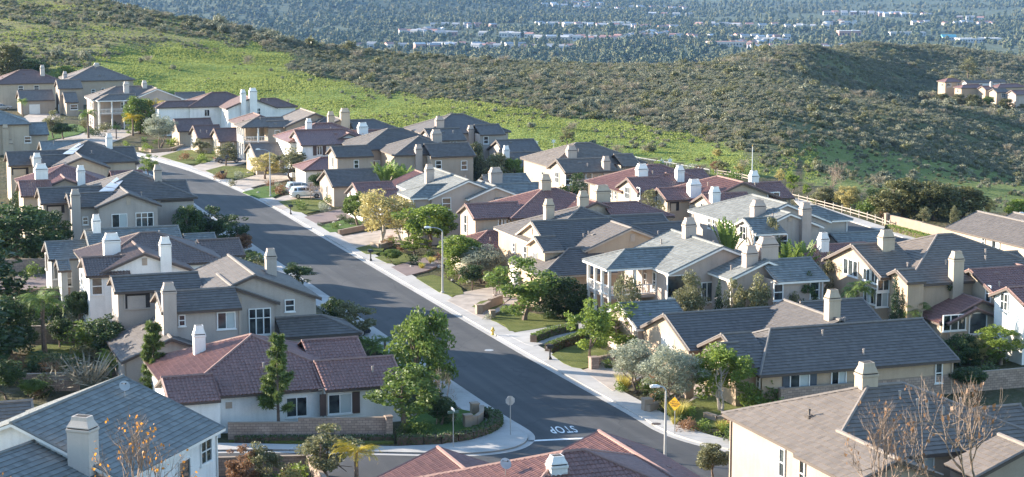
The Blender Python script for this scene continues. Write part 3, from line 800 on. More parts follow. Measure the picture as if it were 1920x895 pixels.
flatpx('driveway', [(100, 262), (165, 248), (215, 240), (260, 248), (200, 272), (140, 280)], .05, 'pave2')
flatpx('path', [(1276, 770), (1300, 748), (1300, 712), (1318, 712), (1325, 752), (1296, 782)], .15, 'pave2')
# lawns
for l, k in (([(945, 612), (912, 600), (966, 585), (1000, 590), (1078, 606), (1012, 619), (958, 627)], 'lawn'), ([(1034, 668), (1060, 655), (1082, 650), (1137, 658), (1154, 674), (1100, 696), (1064, 690)], 'lawn'),
             ([(780, 524), (822, 516), (880, 552), (838, 560)], 'lawn'), ([(885, 578), (905, 565), (955, 565), (920, 588)], 'lawn'), ([(703, 485), (752, 474), (782, 490), (734, 500)], 'lawn'), ([(667, 468), (705, 458), (725, 472), (692, 482)], 'lawn'),
             ([(600, 426), (664, 409), (700, 420), (625, 442)], 'lawn_g'), ([(522, 380), (592, 371), (622, 392), (560, 405)], 'lawn'), ([(455, 362), (510, 348), (545, 356), (498, 378)], 'lawn_g'), ([(385, 322), (430, 310), (490, 326), (432, 342)], 'lawn'),
             ([(300, 295), (352, 280), (430, 293), (365, 314)], 'lawn'), ([(1262, 775), (1320, 742), (1400, 752), (1425, 790), (1340, 812)], 'lawn'), ([(745, 835), (742, 802), (800, 772), (880, 770), (920, 795), (890, 820), (830, 832)], 'lawn_g'),
             ([(40, 690), (60, 648), (150, 648), (160, 680)], 'lawn'), ([(90, 265), (92, 240), (150, 232), (165, 250)], 'lawn_g'), ([(430, 830), (500, 826), (735, 826), (740, 836)], 'lawn')):
    flatpx('lawn', l, .17 if k == 'lawn' else .16, k, sm=True)
flatpx('driveway', [(-40, 540), (30, 505), (100, 512), (110, 535), (40, 545)], .05, 'paver'); flatpx('driveway', [(60, 605), (90, 570), (140, 572), (150, 605)], .05, 'pave2')
# the back road at the right
flatpx('street', [(1490, 385), (1560, 395), (1700, 445), (1800, 482), (1900, 512), (1990, 560), (1830, 560), (1640, 480), (1500, 430)], .012, 'asphalt')
flatpx('sidewalk', [(1484, 372), (1500, 375), (1580, 402), (1640, 421), (1720, 446), (1800, 470), (1900, 503), (1900, 513), (1800, 481), (1700, 449), (1600, 418), (1500, 388)], .13, 'concrete')
# ------------------------------------------------------------------ painted road markings
stopm = MB(); a, b_ = P(990, 827, .02), P(1112, 821, .02); t = (b_ - a).normalized(); n = Vector((-t.y, t.x, 0))
stopm.poly([a - n * .2, b_ - n * .2, b_ + n * .2, a + n * .2]); tag(stopm.build('road_marking', simple('road_paint', (.72, .72, .70), .7, .12, 3)), kind='structure')
fc = bpy.data.curves.new('stop_lettering', 'FONT'); fc.body = 'STOP'; fc.size = 1; fc.align_x = 'CENTER'; fc.align_y = 'CENTER'; fc.space_character = 1.12; fc.offset = .012
fo = bpy.data.objects.new('road_lettering', fc); COL.objects.link(fo); dg = bpy.context.evaluated_depsgraph_get()
fm = bpy.data.meshes.new_from_object(fo.evaluated_get(dg)); bpy.data.objects.remove(fo)
xs = [v.co.x for v in fm.vertices]; ys = [v.co.y for v in fm.vertices]; W_, H_ = max(xs) - min(xs), max(ys) - min(ys)
ctr = P(1055, 805, .018); base = (P(1082, 805) - P(1029, 806)); sx = base.length / W_; sx *= .94; sy = 2.1 / H_
ex = -t; ey = Vector((-ex.y, ex.x, 0))                       # read by drivers coming towards the junction
for v in fm.vertices: v.co = ctr + ex * (v.co.x * sx) + ey * (v.co.y * sy)
fm.materials.clear(); fm.materials.append(bpy.data.materials['road_paint']); tag(link('road_lettering', fm), kind='structure')
for x, y, r in ((917, 657, .42), (950, 768, .0), (1230, 795, .38), (1168, 842, .0)):
    if r: m_ = MB(); m_.lathe(P(x, y, .014 if x < 1000 else .136), [(r, 0), (r, .012)], 16); tag(m_.build('manhole_cover', MT['signback'] if x < 1000 else MT['trim_d'], origin=tuple(P(x, y))), 'round manhole cover set in the ' + ('asphalt of the main street' if x < 1000 else 'sidewalk by the yellow sign'), 'manhole cover')
house('blue-grey gabled house at the bottom left corner with a big white chimney', 'blue', 'white', [
  (20, 795, 231, 706, 8.0, 5.0, 'ggr'), (-60, 872, 85, 821, 6.9, 4.9, 'gnr'), (100, 868, 190, 830, 5.4, 4.4, 'ggr')],
  [(160, 868, 780, 1.5, 1.1)], [(416, 820, .7, 1.3, 'd'), (385, 838, 1.6, 1.7, 'g'), (345, 890, 1.6, 2.0, 'f')], 'trim_w', vents=3, yaw=-20)
house('sliver of a grey tiled roof showing at the left edge beside the bottom left house', 'taupe', 'white', [(-60, 760, 62, 752, 4.4, 2.9, 'ggv')], vents=1)
house('low white house with red barrel tiles and brown shutters behind the long block wall', 'red', 'white', [
  (471, 630, .3, None, 6.0, 3.0, 'hhu'), (300, 708, 400, 704, 4.3, 3.0, 'gnv'), (590, 680, 736, 667, 4.5, 3.0, 'ngv'), (565, 640, 672, 633, 4.9, 3.0, 'ngv')],
  [(374, 664, 610, .9, .8)], [(637, 757, 1.9, 1.6, 'S'), (556, 763, 1.7, 1.6, 's'), (722, 736, .6, .6, 's'), (429, 760, .5, .5, 'v')], vents=5, cap='white')
house('greige two-storey house with tall triple window behind the low red-roofed house', 'grey', 'greige', [
  (480, 517, 425, 479, 8.2, 5.8, 'ggu'), (435, 538, 7, None, 7.4, 5.7, 'gnu'), (291, 549, 440, 540, 7.3, 6.05, 'gnv'), (207, 521, 370, 510, 7.6, 6.6, 'gnv'),
  (326, 636, 284, 597, 4.2, 2.5, 'ggu'), (515, 597, 602, 592, 4.2, 3.0, 'nhv')],
  [(317, 600, 530, 1.15, .9), (508, 516, 466, .95, .8)], [(424, 601, 1.6, 1.5, 's'), (487, 603, 2.0, 2.4, 't'), (341, 601, .6, 1.0, 'd'), (543, 573, .9, 1.1, 'd'),
  (448, 564, .5, .6, 'v'), (258, 564, 2.4, 1.5, 'O'), (605, 570, 1.0, 1.2, 'O')], vents=5, cap='greige')
house('white two-storey house with brown barrel-tiled roof and two white chimneys left of the street', 'brown', 'white', [
  (263, 438, 291, 436, 8.2, 5.8, 'hhv'), (271, 476, 8, None, 7.6, 5.7, 'gnu'), (152, 485, 235, 480, 7.0, 5.7, 'gnv'), (370, 452, 448, 447, 6.6, 5.3, 'ngv')],
  [(210, 481, 437, 1.6, 1.1), (310, 500, 444, 1.05, .9)], [(182, 536, 1.05, 1.7, 'd'), (271, 491, .5, .7, 'v'), (155, 523, 1.6, 1.4, 'g'), (137, 530, .9, 1.4, 'd')], vents=4, cap='white')
house('blue-grey stuccoed house with slate roof half hidden behind the white chimneyed house', 'blue', 'mist', [
  (157, 432, 335, 424, 6.8, 5.0, 'ggv'), (83, 455, 160, 451, 5.4, 4.0, 'gnv'), (104, 489, 130, 488, 4.2, 3.4, 'ggv'), (344, 441, 402, 437, 5.4, 4.0, 'ngv')],
  [(181, 438, 402, .85, .75)], [(87, 490, 1.0, 1.8, 'S'), (108, 508, .9, 1.8, 's'), (128, 522, .8, 1.8, 'd')], vents=3, cap='white')
house('grey-roofed greige house with solar panels and a triple window at the left', 'grey', 'greige', [
  (250, 322, .4, None, 8.6, 5.8, 'hhu'), (290, 341, 350, 339, 7.4, 5.5, 'ngv'), (241, 364, 8, None, 7.2, 5.6, 'gnu'), (70, 355, 190, 348, 7.2, 5.7, 'gnv'), (124, 365, 215, 360, 6.9, 5.6, 'gnv'),
  (330, 395, 350, 394, 4.2, 3.0, 'nhv')],
  [(142, 402, 355, 1.1, .9), (296, 341, 309, .95, .8)], [(224, 414, 1.9, 1.7, 's'), (271, 412, 2.2, 1.8, 't'), (160, 414, .7, 1.0, 'd'), (104, 391, 2.4, 1.2, 'O'), (241, 378, .5, .8, 'v')],
  panels=[[(184, 362), (219, 334), (231, 340), (210, 363)]], vents=4, cap='greige')
house('small red barrel-roofed cream house squeezed between grey roofs at the left', 'red', 'cream', [
  (120, 310, .4, None, 8.2, 5.8, 'hhu'), (122, 336, 8, None, 7.2, 5.7, 'gnu'), (33, 341, 95, 338, 7.1, 5.6, 'gnv'), (205, 322, 268, 320, 6.8, 5.6, 'ngv')],
  [(78, 339, 307, 1.6, 1.1), (152, 348, 310, 1.0, .9)], [(122, 345, .4, .6, 'v')], vents=2, cap='white')
house('grey-roofed cream house with solar panels near the top left bend of the street', 'grey', 'cream', [
  (165, 265, .4, None, 8.4, 5.8, 'hhu'), (195, 278, 251, 275, 7.4, 5.4, 'ngv'), (154, 296, 8, None, 7.2, 5.6, 'gnu'), (11, 287, 130, 281, 7.2, 5.6, 'gnv'), (57, 293, 140, 290, 6.9, 5.6, 'gnv')],
  [(70, 324, 287, 1.1, .9), (205, 280, 250, .9, .8)], [(154, 304, .5, .7, 'v'), (38, 322, 2.6, 1.2, 'O')], panels=[[(116, 291), (148, 270), (158, 272), (136, 291)]], vents=3, cap='white')
house('blue-grey roofed cream house cut off by the left edge below the garages', 'blue', 'cream', [
  (-10, 205, .4, None, 8.0, 5.6, 'hhu'), (30, 232, 87, 230, 5.2, 3.4, 'ngv'), (75, 268, 155, 262, 5.0, 3.4, 'ggv')], [(11, 280, 233, 1.1, .9), (20, 284, 262, .9, .8)], [(52, 262, 1.2, 1.2, 'd')], vents=2, cap='cream')
house('cream house with rusty brown hip roof at the far top left', 'plum', 'cream', [(38, 132, 60, 131, 8.8, 6.0, 'hhv')], [(80, 143, 122, 1.0, .9)], auto=.6, vents=2)
house('tall tan house with a broad dark grey hip roof at the far top left', 'taupe', 'tan', [
  (175, 124, 186, 124, 9.0, 5.9, 'hhv'), (105, 151, 150, 149, 7.6, 5.9, 'gnv'), (33, 171, 97, 168, 5.2, 3.2, 'gnv'), (117, 174, 142, 173, 5.1, 3.2, 'gnv')],
  [(181, 125, 118, 1.3, 1.0), (122, 147, 134, 1.0, .9), (278, 158, 152, 1.0, .9)][:2], [(175, 172, .9, 1.2, 'd'), (193, 170, .9, 1.2, 'd'), (65, 205, 2.4, 2.2, 'G'), (28, 203, .9, 1.6, 'd')], auto=.3, vents=3)
house('pinkish house with grey roof and a two-storey colonnaded balcony at the far left', 'taupe', 'pink', [
  (218, 163, 285, 161, 8.4, 6.0, 'hnv'), (295, 167, 9, None, 8.2, 6.0, 'gnu'), (205, 178, 250, 176, 7.2, 6.1, 'hnvp'), (330, 175, 382, 172, 6.2, 5.0, 'ngv')],
  [(237, 176, 153, 1.1, .9), (271, 166, 151, 1.0, .9)], [], 'trim_w', auto=.8, vents=3)
house('bright white house with plum hip roofs and two tall chimneys below the green hill', 'plum', 'white', [
  (398, 174, 424, 173, 8.2, 5.8, 'hhv'), (313, 191, 370, 189, 6.8, 5.8, 'hnv'), (472, 184, 10, None, 7.9, 5.8, 'gnu'), (490, 186, 515, 184, 7.3, 5.8, 'nhv')],
  [(456, 206, 168, 1.0, .9), (474, 190, 165, 1.5, 1.1)], [(388, 212, 1.1, 1.4, 's'), (484, 209, 1.0, 1.3, 'g'), (421, 214, .9, 1.6, 'd')], vents=3, cap='white')
house('brown-roofed cream house with three low garage wings facing the upper street', 'plum', 'cream', [
  (488, 217, 6, None, 7.2, 5.6, 'hhu'), (400, 242, 456, 240, 4.9, 3.0, 'gnv'), (360, 236, 412, 235, 4.9, 3.0, 'gnv'), (325, 224, 395, 222, 5.0, 3.1, 'ggv')],
  [], [(366, 262, 2.4, 2.1, 'G'), (405, 268, 1.5, 1.6, 's'), (436, 269, .4, .5, 's')], auto=.4, vents=3)
house('tan house with a screened corner balcony and grey gabled roof beside the upper street', 'taupe', 'tan', [
  (600, 213, 555, 204, 8.2, 5.9, 'ggu'), (480, 222, 530, 220, 7.3, 6.0, 'hnvp'), (500, 228, 540, 226, 6.8, 5.9, 'nnv'), (468, 270, 528, 267, 4.9, 3.0, 'ggv')],
  [], [(520, 252, 1.0, 1.5, 'd'), (466, 288, .9, 1.5, 'd')], auto=.4, vents=3, cap='cream')
house('cream gabled house with grey roof and two chimneys standing against the green hill', 'grey', 'cream', [
  (641, 224, 9, None, 7.5, 5.8, 'gnu'), (610, 222, 650, 220, 7.4, 5.8, 'hnv'), (655, 226, 700, 224, 7.2, 5.8, 'nhv')], [(620, 243, 209, 1.1, .9), (646, 228, 203, 1.6, 1.1)], [(641, 231, .5, .7, 'v')], auto=.5, vents=2, cap='cream')
house('pale pink house with plum barrel roofs and one brown-shuttered upper window', 'red', 'white', [
  (553, 246, 640, 241, 7.8, 5.8, 'ghv'), (592, 232, 622, 231, 8.3, 5.9, 'hhv'), (655, 251, 9, None, 7.3, 5.8, 'gnu'), (655, 246, 720, 243, 7.2, 5.8, 'ngv'), (602, 296, 618, 295, 4.6, 3.1, 'hhv')],
  [(579, 244, 222, .9, .8), (680, 254, 230, 1.6, 1.1)], [(599, 277, .9, 1.5, 'S'), (545, 275, .8, 1.3, 'd'), (535, 278, .8, 1.3, 'd'), (558, 272, .8, 1.3, 'd')], vents=3, cap='white')
house('tan house under two big dark grey hip roofs with a tall pink chimney', 'grey', 'tan', [
  (728, 242, 752, 241, 8.5, 5.9, 'hhv'), (785, 257, .4, None, 8.0, 5.8, 'hhu'), (795, 271, 878, 268, 7.2, 5.6, 'ngv'), (620, 276, 690, 273, 7.1, 5.8, 'gnv'), (608, 320, 700, 316, 4.9, 3.0, 'ggv')],
  [(784, 312, 271, 1.05, .9), (818, 268, 243, 1.6, 1.1)], [(704, 310, 1.5, 1.5, 's'), (822, 309, 1.0, 1.3, 'd'), (870, 310, 1.0, 1.4, 'd'), (624, 304, .9, 1.6, 'a'), (613, 362, .9, 2.2, 'd'), (668, 308, .8, 1.3, 'd')], vents=4, cap='pink')
house('greige house with dark hip roof and slim chimney below the middle of the green slope', 'grey', 'greige', [
  (847, 215, 866, 214, 8.6, 5.9, 'hhv'), (796, 243, 860, 240, 7.4, 5.8, 'gnv'), (890, 235, 935, 233, 7.2, 5.8, 'ngv')], [(824, 240, 218, 1.4, 1.0), (882, 264, 235, 1.0, .9)], [(911, 263, .9, 1.3, 'd'), (850, 266, 1.2, 1.0, 's')], auto=.4, vents=3, cap='pink')
house('low grey-roofed cottage with star decorations behind it at the foot of the hill', 'grey', 'greige', [(930, 264, 1000, 261, 5.2, 3.2, 'ggv')], auto=.5, vents=2)
house('low mottled grey-roofed house with a white gable and one chimney behind leafy shrubs', 'grey', 'pink', [(927, 288, 1030, 284, 4.9, 3.0, 'ggv')], [(949, 301, 273, .9, .8)], [], 'trim_w', vents=2, cap='white')
house('tan house with dark hip roof and grid-windowed gable before the hillside stars', 'taupe', 'tan', [
  (1080, 269, 1106, 268, 8.5, 5.9, 'hhv'), (1042, 300, 1140, 296, 7.4, 5.9, 'gnv'), (1150, 290, 1187, 289, 7.2, 5.8, 'ngv')], [(1071, 298, 273, 1.4, 1.0), (1136, 320, 293, 1.0, .9)],
  [(1045, 333, 1.4, 1.6, 'g'), (1066, 333, 1.0, 1.6, 'd'), (1104, 331, 1.0, 1.6, 'd'), (1018, 330, .9, 1.3, 'd')], auto=.4, vents=3, cap='pink')
house('cream house with red roofs and square grid window, under the string of hillside lights', 'red', 'cream', [
  (1215, 310, 1238, 309, 8.5, 5.9, 'hhv'), (1175, 335, 1235, 332, 7.9, 6.4, 'gnv'), (1250, 326, 8, None, 7.6, 5.8, 'gnu'), (1275, 319, 1320, 318, 7.2, 5.8, 'ngv')], [(1203, 333, 307, 1.4, 1.0), (1274, 342, 310, 1.0, .9)],
  [(1177, 362, 1.5, 1.6, 'g'), (1198, 362, 1.0, 1.4, 'd'), (1147, 356, .7, 1.1, 'd'), (1155, 357, .7, 1.1, 'd'), (1250, 338, .5, .7, 'v')], vents=3, cap='white')
house('cream house with red roof, loggia and three white chimneys by the white rail fence', 'red', 'cream', [
  (1395, 343, 1345, 331, 8.0, 5.6, 'ghu'), (1232, 354, 1310, 350, 7.0, 5.8, 'gnv'), (1316, 365, 1400, 361, 7.2, 5.7, 'gnv'), (1385, 345, 1463, 341, 7.4, 5.8, 'ngv')],
  [(1301, 372, 336, 1.5, 1.1), (1340, 385, 350, 1.1, .9), (1413, 344, 320, 1.05, .9)], [(1317, 390, .8, 1.2, 'd'), (1264, 379, 1.5, 1.3, 'O'), (1232, 378, .8, 1.3, 'd'), (1450, 370, 1.7, 1.3, 's')], vents=3, cap='white')
house('pinkish grey house with white-trimmed grey gables and grid windows, right of centre', 'blue', 'greige', [
  (1478, 383, 1409, 366, 8.0, 5.7, 'ghu'), (1483, 401, 6, None, 7.4, 5.7, 'gnu'), (1393, 411, 1450, 408, 7.0, 5.7, 'gnv'), (1480, 386, 1540, 390, 7.0, 5.7, 'nhv')],
  [(1421, 406, 375, 1.5, 1.1), (1508, 420, 380, 1.15, .9)], [(1394, 437, 1.6, 1.6, 'g'), (1468, 440, 1.1, 1.5, 'd'), (1422, 438, 1.1, 1.4, 'd'), (1331, 408, .7, 1.3, 'd'), (1340, 412, .7, 1.3, 'd'), (1481, 410, .5, .7, 'v')], 'trim_w', vents=3, cap='pink')
house('low grey garage roof in the dip between the grey house and the back road', 'blue', 'greige', [(1560, 440, 1645, 433, 4.6, 3.0, 'ggv')], vents=1)
house('low red-roofed house with one white chimney half hidden behind palms, right of centre', 'red', 'pink', [(1535, 463, 1612, 453, 4.6, 2.8, 'hhv')], [(1543, 474, 436, 1.0, .9)], vents=1, cap='white')
house('pinkish house with white-railed corner balcony and wide sunlit blue-grey roof', 'blue', 'pink', [
  (1356, 464, 1259, 432, 8.2, 5.9, 'ggu'), (1172, 469, 1262, 464, 7.3, 6.0, 'hnvp'), (1192, 470, 1262, 466, 6.9, 5.9, 'nnv'), (1441, 490, 7, None, 7.4, 5.8, 'gnu'), (1425, 489, 1522, 484, 7.3, 5.8, 'ngv'), (1162, 571, 1265, 563, 4.6, 3.0, 'gnv')],
  [(1406, 500, 461, 1.25, 1.0), (1438, 489, 444, 1.8, 1.2), (1292, 446, 408, 1.2, .9)], [(1268, 537, 2.0, 2.2, 'f'), (1459, 544, 1.0, 1.6, 'd'), (1527, 536, 1.0, 1.6, 'd'), (1325, 548, 1.2, 2.0, 's'), (1442, 505, .5, .7, 'v'), (1228, 527, .8, 1.8, 'd'), (1210, 524, .8, 1.3, 'd')], 'trim_w', vents=5, cap='pink')
house('peach house with steep dark grey gables and a white garage door', 'grey', 'peach', [
  (996, 417, 1140, 409, 7.6, 5.4, 'gnv'), (1002, 446, 1040, 443, 6.7, 5.6, 'gnv'), (1088, 389, .4, None, 8.4, 5.4, 'hhu'), (1186, 429, 1145, 416, 7.6, 5.5, 'gnu'), (1125, 409, 1237, 399, 7.4, 5.4, 'ngv'), (1185, 421, 1285, 416, 6.8, 5.3, 'ngv'), (1066, 466, 1125, 463, 5.6, 3.6, 'hnv')],
  [(1029, 414, 373, 1.0, .9)], [(965, 464, .8, 1.1, 'd'), (986, 475, .9, 1.6, 'd'), (1004, 487, 1.0, 1.6, 's'), (964, 520, 2.6, 2.3, 'G'), (1186, 446, .5, .8, 'v'), (998, 434, .3, .7, 'v')], 'trim_t', vents=4, cap='cream')
house('cream house with red barrel hip roof and tall narrow front windows', 'red', 'cream', [
  (1018, 355, 1042, 354, 8.4, 5.9, 'hhv'), (872, 384, 970, 379, 7.3, 6.0, 'gnv'), (1120, 380, 9, None, 7.6, 5.9, 'gnu'), (1130, 382, 1192, 379, 7.3, 5.9, 'nhv'), (915, 434, 965, 431, 4.6, 3.0, 'hnv')],
  [(1093, 392, 358, 1.15, .9), (1128, 384, 347, 1.8, 1.2), (1022, 358, 327, 1.2, 1.0)], [(874, 420, 1.1, 2.2, 'd'), (938, 421, .6, 1.5, 'd'), (944, 422, .6, 1.5, 'd'), (950, 423, .6, 1.5, 'd'), (982, 414, .6, .5, 's'), (1121, 394, .5, .8, 'v')], vents=4, cap='cream')
house('pink house with sunlit slate-blue roof and white fascia above the birch trees', 'blue', 'pink', [
  (880, 339, 813, 316, 8.0, 5.9, 'ggu'), (930, 350, 7, None, 7.2, 5.7, 'gnu'), (915, 348, 1012, 342, 7.0, 5.6, 'ngv'), (800, 348, 860, 345, 7.2, 6.0, 'hnv'), (905, 330, 985, 326, 7.0, 5.6, 'ngv')],
  [(805, 343, 308, 1.05, .9), (929, 346, 314, 1.6, 1.1)], [(837, 382, 1.2, 1.5, 'd'), (755, 377, .8, 1.5, 'd'), (764, 378, .8, 1.5, 'd'), (774, 380, .8, 1.5, 'd'), (932, 364, .5, .7, 'v')], 'trim_w', vents=4, cap='pink')
house('small pink house with twin red gables beside the white driveway cars', 'red', 'white', [
  (797, 327, 5, None, 5.6, 3.1, 'ggu'), (660, 344, 735, 341, 5.0, 3.2, 'gnv'), (700, 357, 745, 355, 4.4, 3.2, 'gnv')], [], [(657, 372, .9, 2.0, 'D'), (694, 372, .8, 1.2, 'd')], vents=2)
house('low tan house with long grey tiled roof and slate shutters by the block wall', 'grey', 'peach', [
  (1433, 614, 1743, 602, 5.3, 2.9, 'Hgv'), (1570, 602, 1475, 563, 5.6, 2.9, 'ngu'), (1500, 568, 1619, 560, 5.2, 2.9, 'ngv'), (1245, 591, 1440, 576, 5.2, 3.0, 'gnv'), (1350, 627, 1410, 624, 5.2, 3.3, 'gnv'), (1346, 645, 1385, 643, 4.8, 3.6, 'gnv')],
  [(1560, 600, 543, 1.1, .9)], [(1499, 707, 1.8, 1.7, 'Sg'), (1423, 705, .6, 1.0, 'd'), (1760, 681, .7, 1.7, 'd'), (1572, 708, 1.4, 1.5, 's'), (1252, 655, 2.6, 2.2, 'G'), (1355, 672, .8, 1.3, 'd')], vents=6, cap='cream')
house('large peach house with broad taupe hip roof and long rows of windows at the right', 'taupe', 'peach', [
  (1595, 460, 1680, 455, 8.7, 6.4, 'gnv'), (1756, 441, 1786, 440, 9.2, 6.0, 'hhv'), (1858, 475, 1908, 472, 7.0, 5.6, 'ngv'), (1678, 507, 1715, 505, 7.3, 6.45, 'gnv')],
  [(1661, 472, 431, 1.3, 1.0), (1790, 536, 471, 1.1, .9)], [(1596, 502, 2.8, 1.6, 't'), (1626, 515, 1.3, 1.2, 's'), (1641, 520, 1.3, 1.2, 's'), (1656, 525, 1.3, 1.2, 's'), (1627, 552, 1.3, 1.6, 's'), (1640, 556, 1.3, 1.6, 's'), (1653, 560, 1.3, 1.6, 's'), (1702, 526, 1.9, 1.8, 'g'), (1718, 526, .5, .9, 'd')], vents=5, cap='cream')
house('cream house with red barrel roof and a low red sunroom at the right side', 'red', 'cream', [
  (1815, 506, 1925, 500, 7.0, 5.2, 'gnv'), (1935, 506, 1880, 489, 6.9, 5.2, 'ngu'), (1842, 565, 1778, 545, 4.8, 3.0, 'ggu'), (1833, 580, 4, None, 4.2, 3.0, 'gnu')],
  [], [(1815, 540, .8, 1.2, 'd'), (1854, 551, .9, 1.6, 'd'), (1768, 592, 2.2, 1.4, 't'), (1789, 605, 2.4, 1.5, 't'), (1833, 606, 1.9, 2.0, 'f')], vents=2)
house('red-roofed house with pale side wall cut off by the right edge', 'red', 'white', [(1885, 540, 1960, 536, 6.6, 5.5, 'gnv')], [], [(1884, 566, 1.2, 1.6, 'g')], vents=1)
house('large house with broad taupe hip roof in the bottom right corner behind bare trees', 'taupe', 'tan', [
  (1625, 724, 1693, 721, 8.6, 5.8, 'hhv'), (1679, 865, 1577, 808, 7.0, 5.8, 'gnu'), (1775, 769, 1920, 762, 7.0, 5.3, 'ngv'), (1925, 842, 1880, 815, 7.0, 5.5, 'gnu')],
  [(1624, 728, 679, 1.15, 1.0)], [(1468, 868, .8, 1.9, 'd'), (1505, 884, .8, 1.9, 'd'), (1730, 880, 1.5, 1.5, 's')], vents=12, cap='cream')
house('red barrel-tiled hip roof in the bottom centre in front of the stop line', 'red', 'white', [
  (1055, 848, 1096, 846, 7.0, 3.2, 'hhv'), (925, 935, 830, 839, 4.9, 3.2, 'ngu'), (1260, 908, 1139, 808, 4.8, 3.2, 'ngu')], [(1044, 893, 854, 1.0, .9)], [], vents=6, cap='white')
house('grey-roofed cream house beyond the tan wall at the right edge', 'grey', 'cream', [
  (2010, 436, 1831, 397, 4.9, 3.1, 'ggu'), (2040, 430, 1902, 399, 5.3, 4.2, 'ggu')], [], [(1805, 432, .5, .9, 'd'), (1845, 445, .6, .8, 'd'), (1868, 455, 1.6, 1.8, 's')], vents=4)
exec_side_houses = True
for lab, rm, wm, W, ch in (
  ('far house with a red hip roof nearest the bare tree in the side valley', 'red', 'peach', [(1776, 147, 1788, 147, -9.5, -10.7, 'hhv')], []),
  ('long white flat-looking building behind the red roofs of the side valley', 'taupe', 'white', [(1812, 152, 1878, 149, -10, -10.8, 'ggv')], []),
  ('far red-roofed house in the middle of the side valley cluster', 'red', 'peach', [(1808, 159, 1834, 158, -11, -12.1, 'hgv')], []),
  ('far peach house with a chimney below the long white building', 'red', 'peach', [(1842, 162, 1858, 161, -11.2, -12.3, 'ggv')], [(1858, 164, 153, .9, .8)]),
  ('far cream house with greyish roof in front of the side valley cluster', 'taupe', 'cream', [(1862, 167, 1884, 166, -11.6, -12.7, 'ggv')], []),
  ('far pinkish house with red roof behind the right edge houses', 'red', 'peach', [(1876, 158, 1905, 157, -11, -12.1, 'hhv')], []),
  ('far house with red roof at the right edge of the side valley', 'red', 'pink', [(1896, 170, 1925, 169, -11.8, -13.1, 'ggv')], [])):
    p = P(*W[0][:2], W[0][4]); house(lab, rm, wm, W, ch, auto=.35, vents=0, zb=ground_z(p.x, p.y) - 1.0)
finish_houses()
# ------------------------------------------------------------------ plants
MT['twig'] = simple('bare_twig_bark', (.25, .185, .14), .9, .3, 4)
LM = dict(
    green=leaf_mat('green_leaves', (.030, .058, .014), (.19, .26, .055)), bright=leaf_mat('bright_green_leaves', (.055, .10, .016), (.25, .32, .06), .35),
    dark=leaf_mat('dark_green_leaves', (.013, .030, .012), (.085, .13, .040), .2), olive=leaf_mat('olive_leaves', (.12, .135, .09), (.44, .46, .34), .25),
    birch=leaf_mat('pale_yellow_leaves', (.17, .155, .05), (.56, .48, .20), .35), sage=leaf_mat('sage_leaves', (.075, .085, .054), (.31, .305, .21), .15, .8),
    brush=leaf_mat('dry_brush_twigs', (.10, .088, .062), (.36, .31, .22), .15, .8), palm=leaf_mat('palm_fronds', (.04, .075, .018), (.22, .30, .07), .3),
    ypalm=leaf_mat('yellow_palm_fronds', (.10, .13, .015), (.62, .45, .04), .35), pine=leaf_mat('pine_needles', (.025, .055, .015), (.20, .26, .07), .2),
    cypress=leaf_mat('cypress_foliage', (.010, .028, .010), (.045, .085, .025), .1), rust=leaf_mat('rust_leaves', (.09, .045, .025), (.30, .17, .09), .3),
    orange=leaf_mat('orange_autumn_leaves', (.30, .10, .015), (.70, .30, .04), .35), straw=leaf_mat('straw_grass', (.22, .20, .03), (.60, .52, .13), .3),
    grey=leaf_mat('dull_olive_leaves', (.06, .07, .035), (.26, .25, .12), .25), oak=leaf_mat('oak_leaves', (.032, .042, .017), (.17, .165, .06), .2))
class LB:
    """leaf faces in bulk (numpy): every leaf a bent-free quad with its own tone"""
    def __init__(s): s.v = []; s.t = []
    def add(s, c, d, w, tone):              # c centre, d long half-axis, w short half-axis: (n,3)
        q = np.stack([c - d, c + w * .9 - d * .15, c + d, c - w * .9 - d * .15], 1)
        s.v.append(q.reshape(-1, 3)); s.t.append(np.repeat(tone, 4))
    def scatter(s, c, size, tone, aspect=.5, flat=0.0, r=None):
        r = r or rng; n = len(c)
        d = r.normal(size=(n, 3)); d[:, 2] *= (1 - flat); d /= np.linalg.norm(d, axis=1)[:, None] + 1e-9
        e = r.normal(size=(n, 3)); w = np.cross(d, e); w /= np.linalg.norm(w, axis=1)[:, None] + 1e-9
        k = size * r.uniform(.7, 1.3, (n, 1)); s.add(c, d * k, w * k * aspect, tone)
    def mesh(s, name, mat):
        v = np.concatenate(s.v); t = np.concatenate(s.t); me = bpy.data.meshes.new(name)
        fast_mesh(me, v, np.arange(len(v)).reshape(-1, 4))
        a = me.attributes.new('rnd', 'FLOAT', 'POINT'); a.data.foreach_set('value', np.clip(t, 0, 1).astype(np.float32))
        me.materials.append(mat); return me
def blob_crown(lb, clumps, per, size, aspect=.5, r=None, spread=.5):
    """clumps: (k,4) x y z radius; leaves sit mostly on the shell of each clump"""
    r = r or rng
    for x, y, z, rad in clumps:
        n = max(6, int(per * rad ** 1.6)); d = r.normal(size=(n, 3)); d /= np.linalg.norm(d, axis=1)[:, None]
        k = rad * (1 - r.random((n, 1)) ** 2 * spread); base = r.uniform(.25, .75)
        lb.scatter(np.array([x, y, z]) + d * k * np.array([1, 1, .85]), size, base + r.normal(0, .16, n), aspect, r=r)
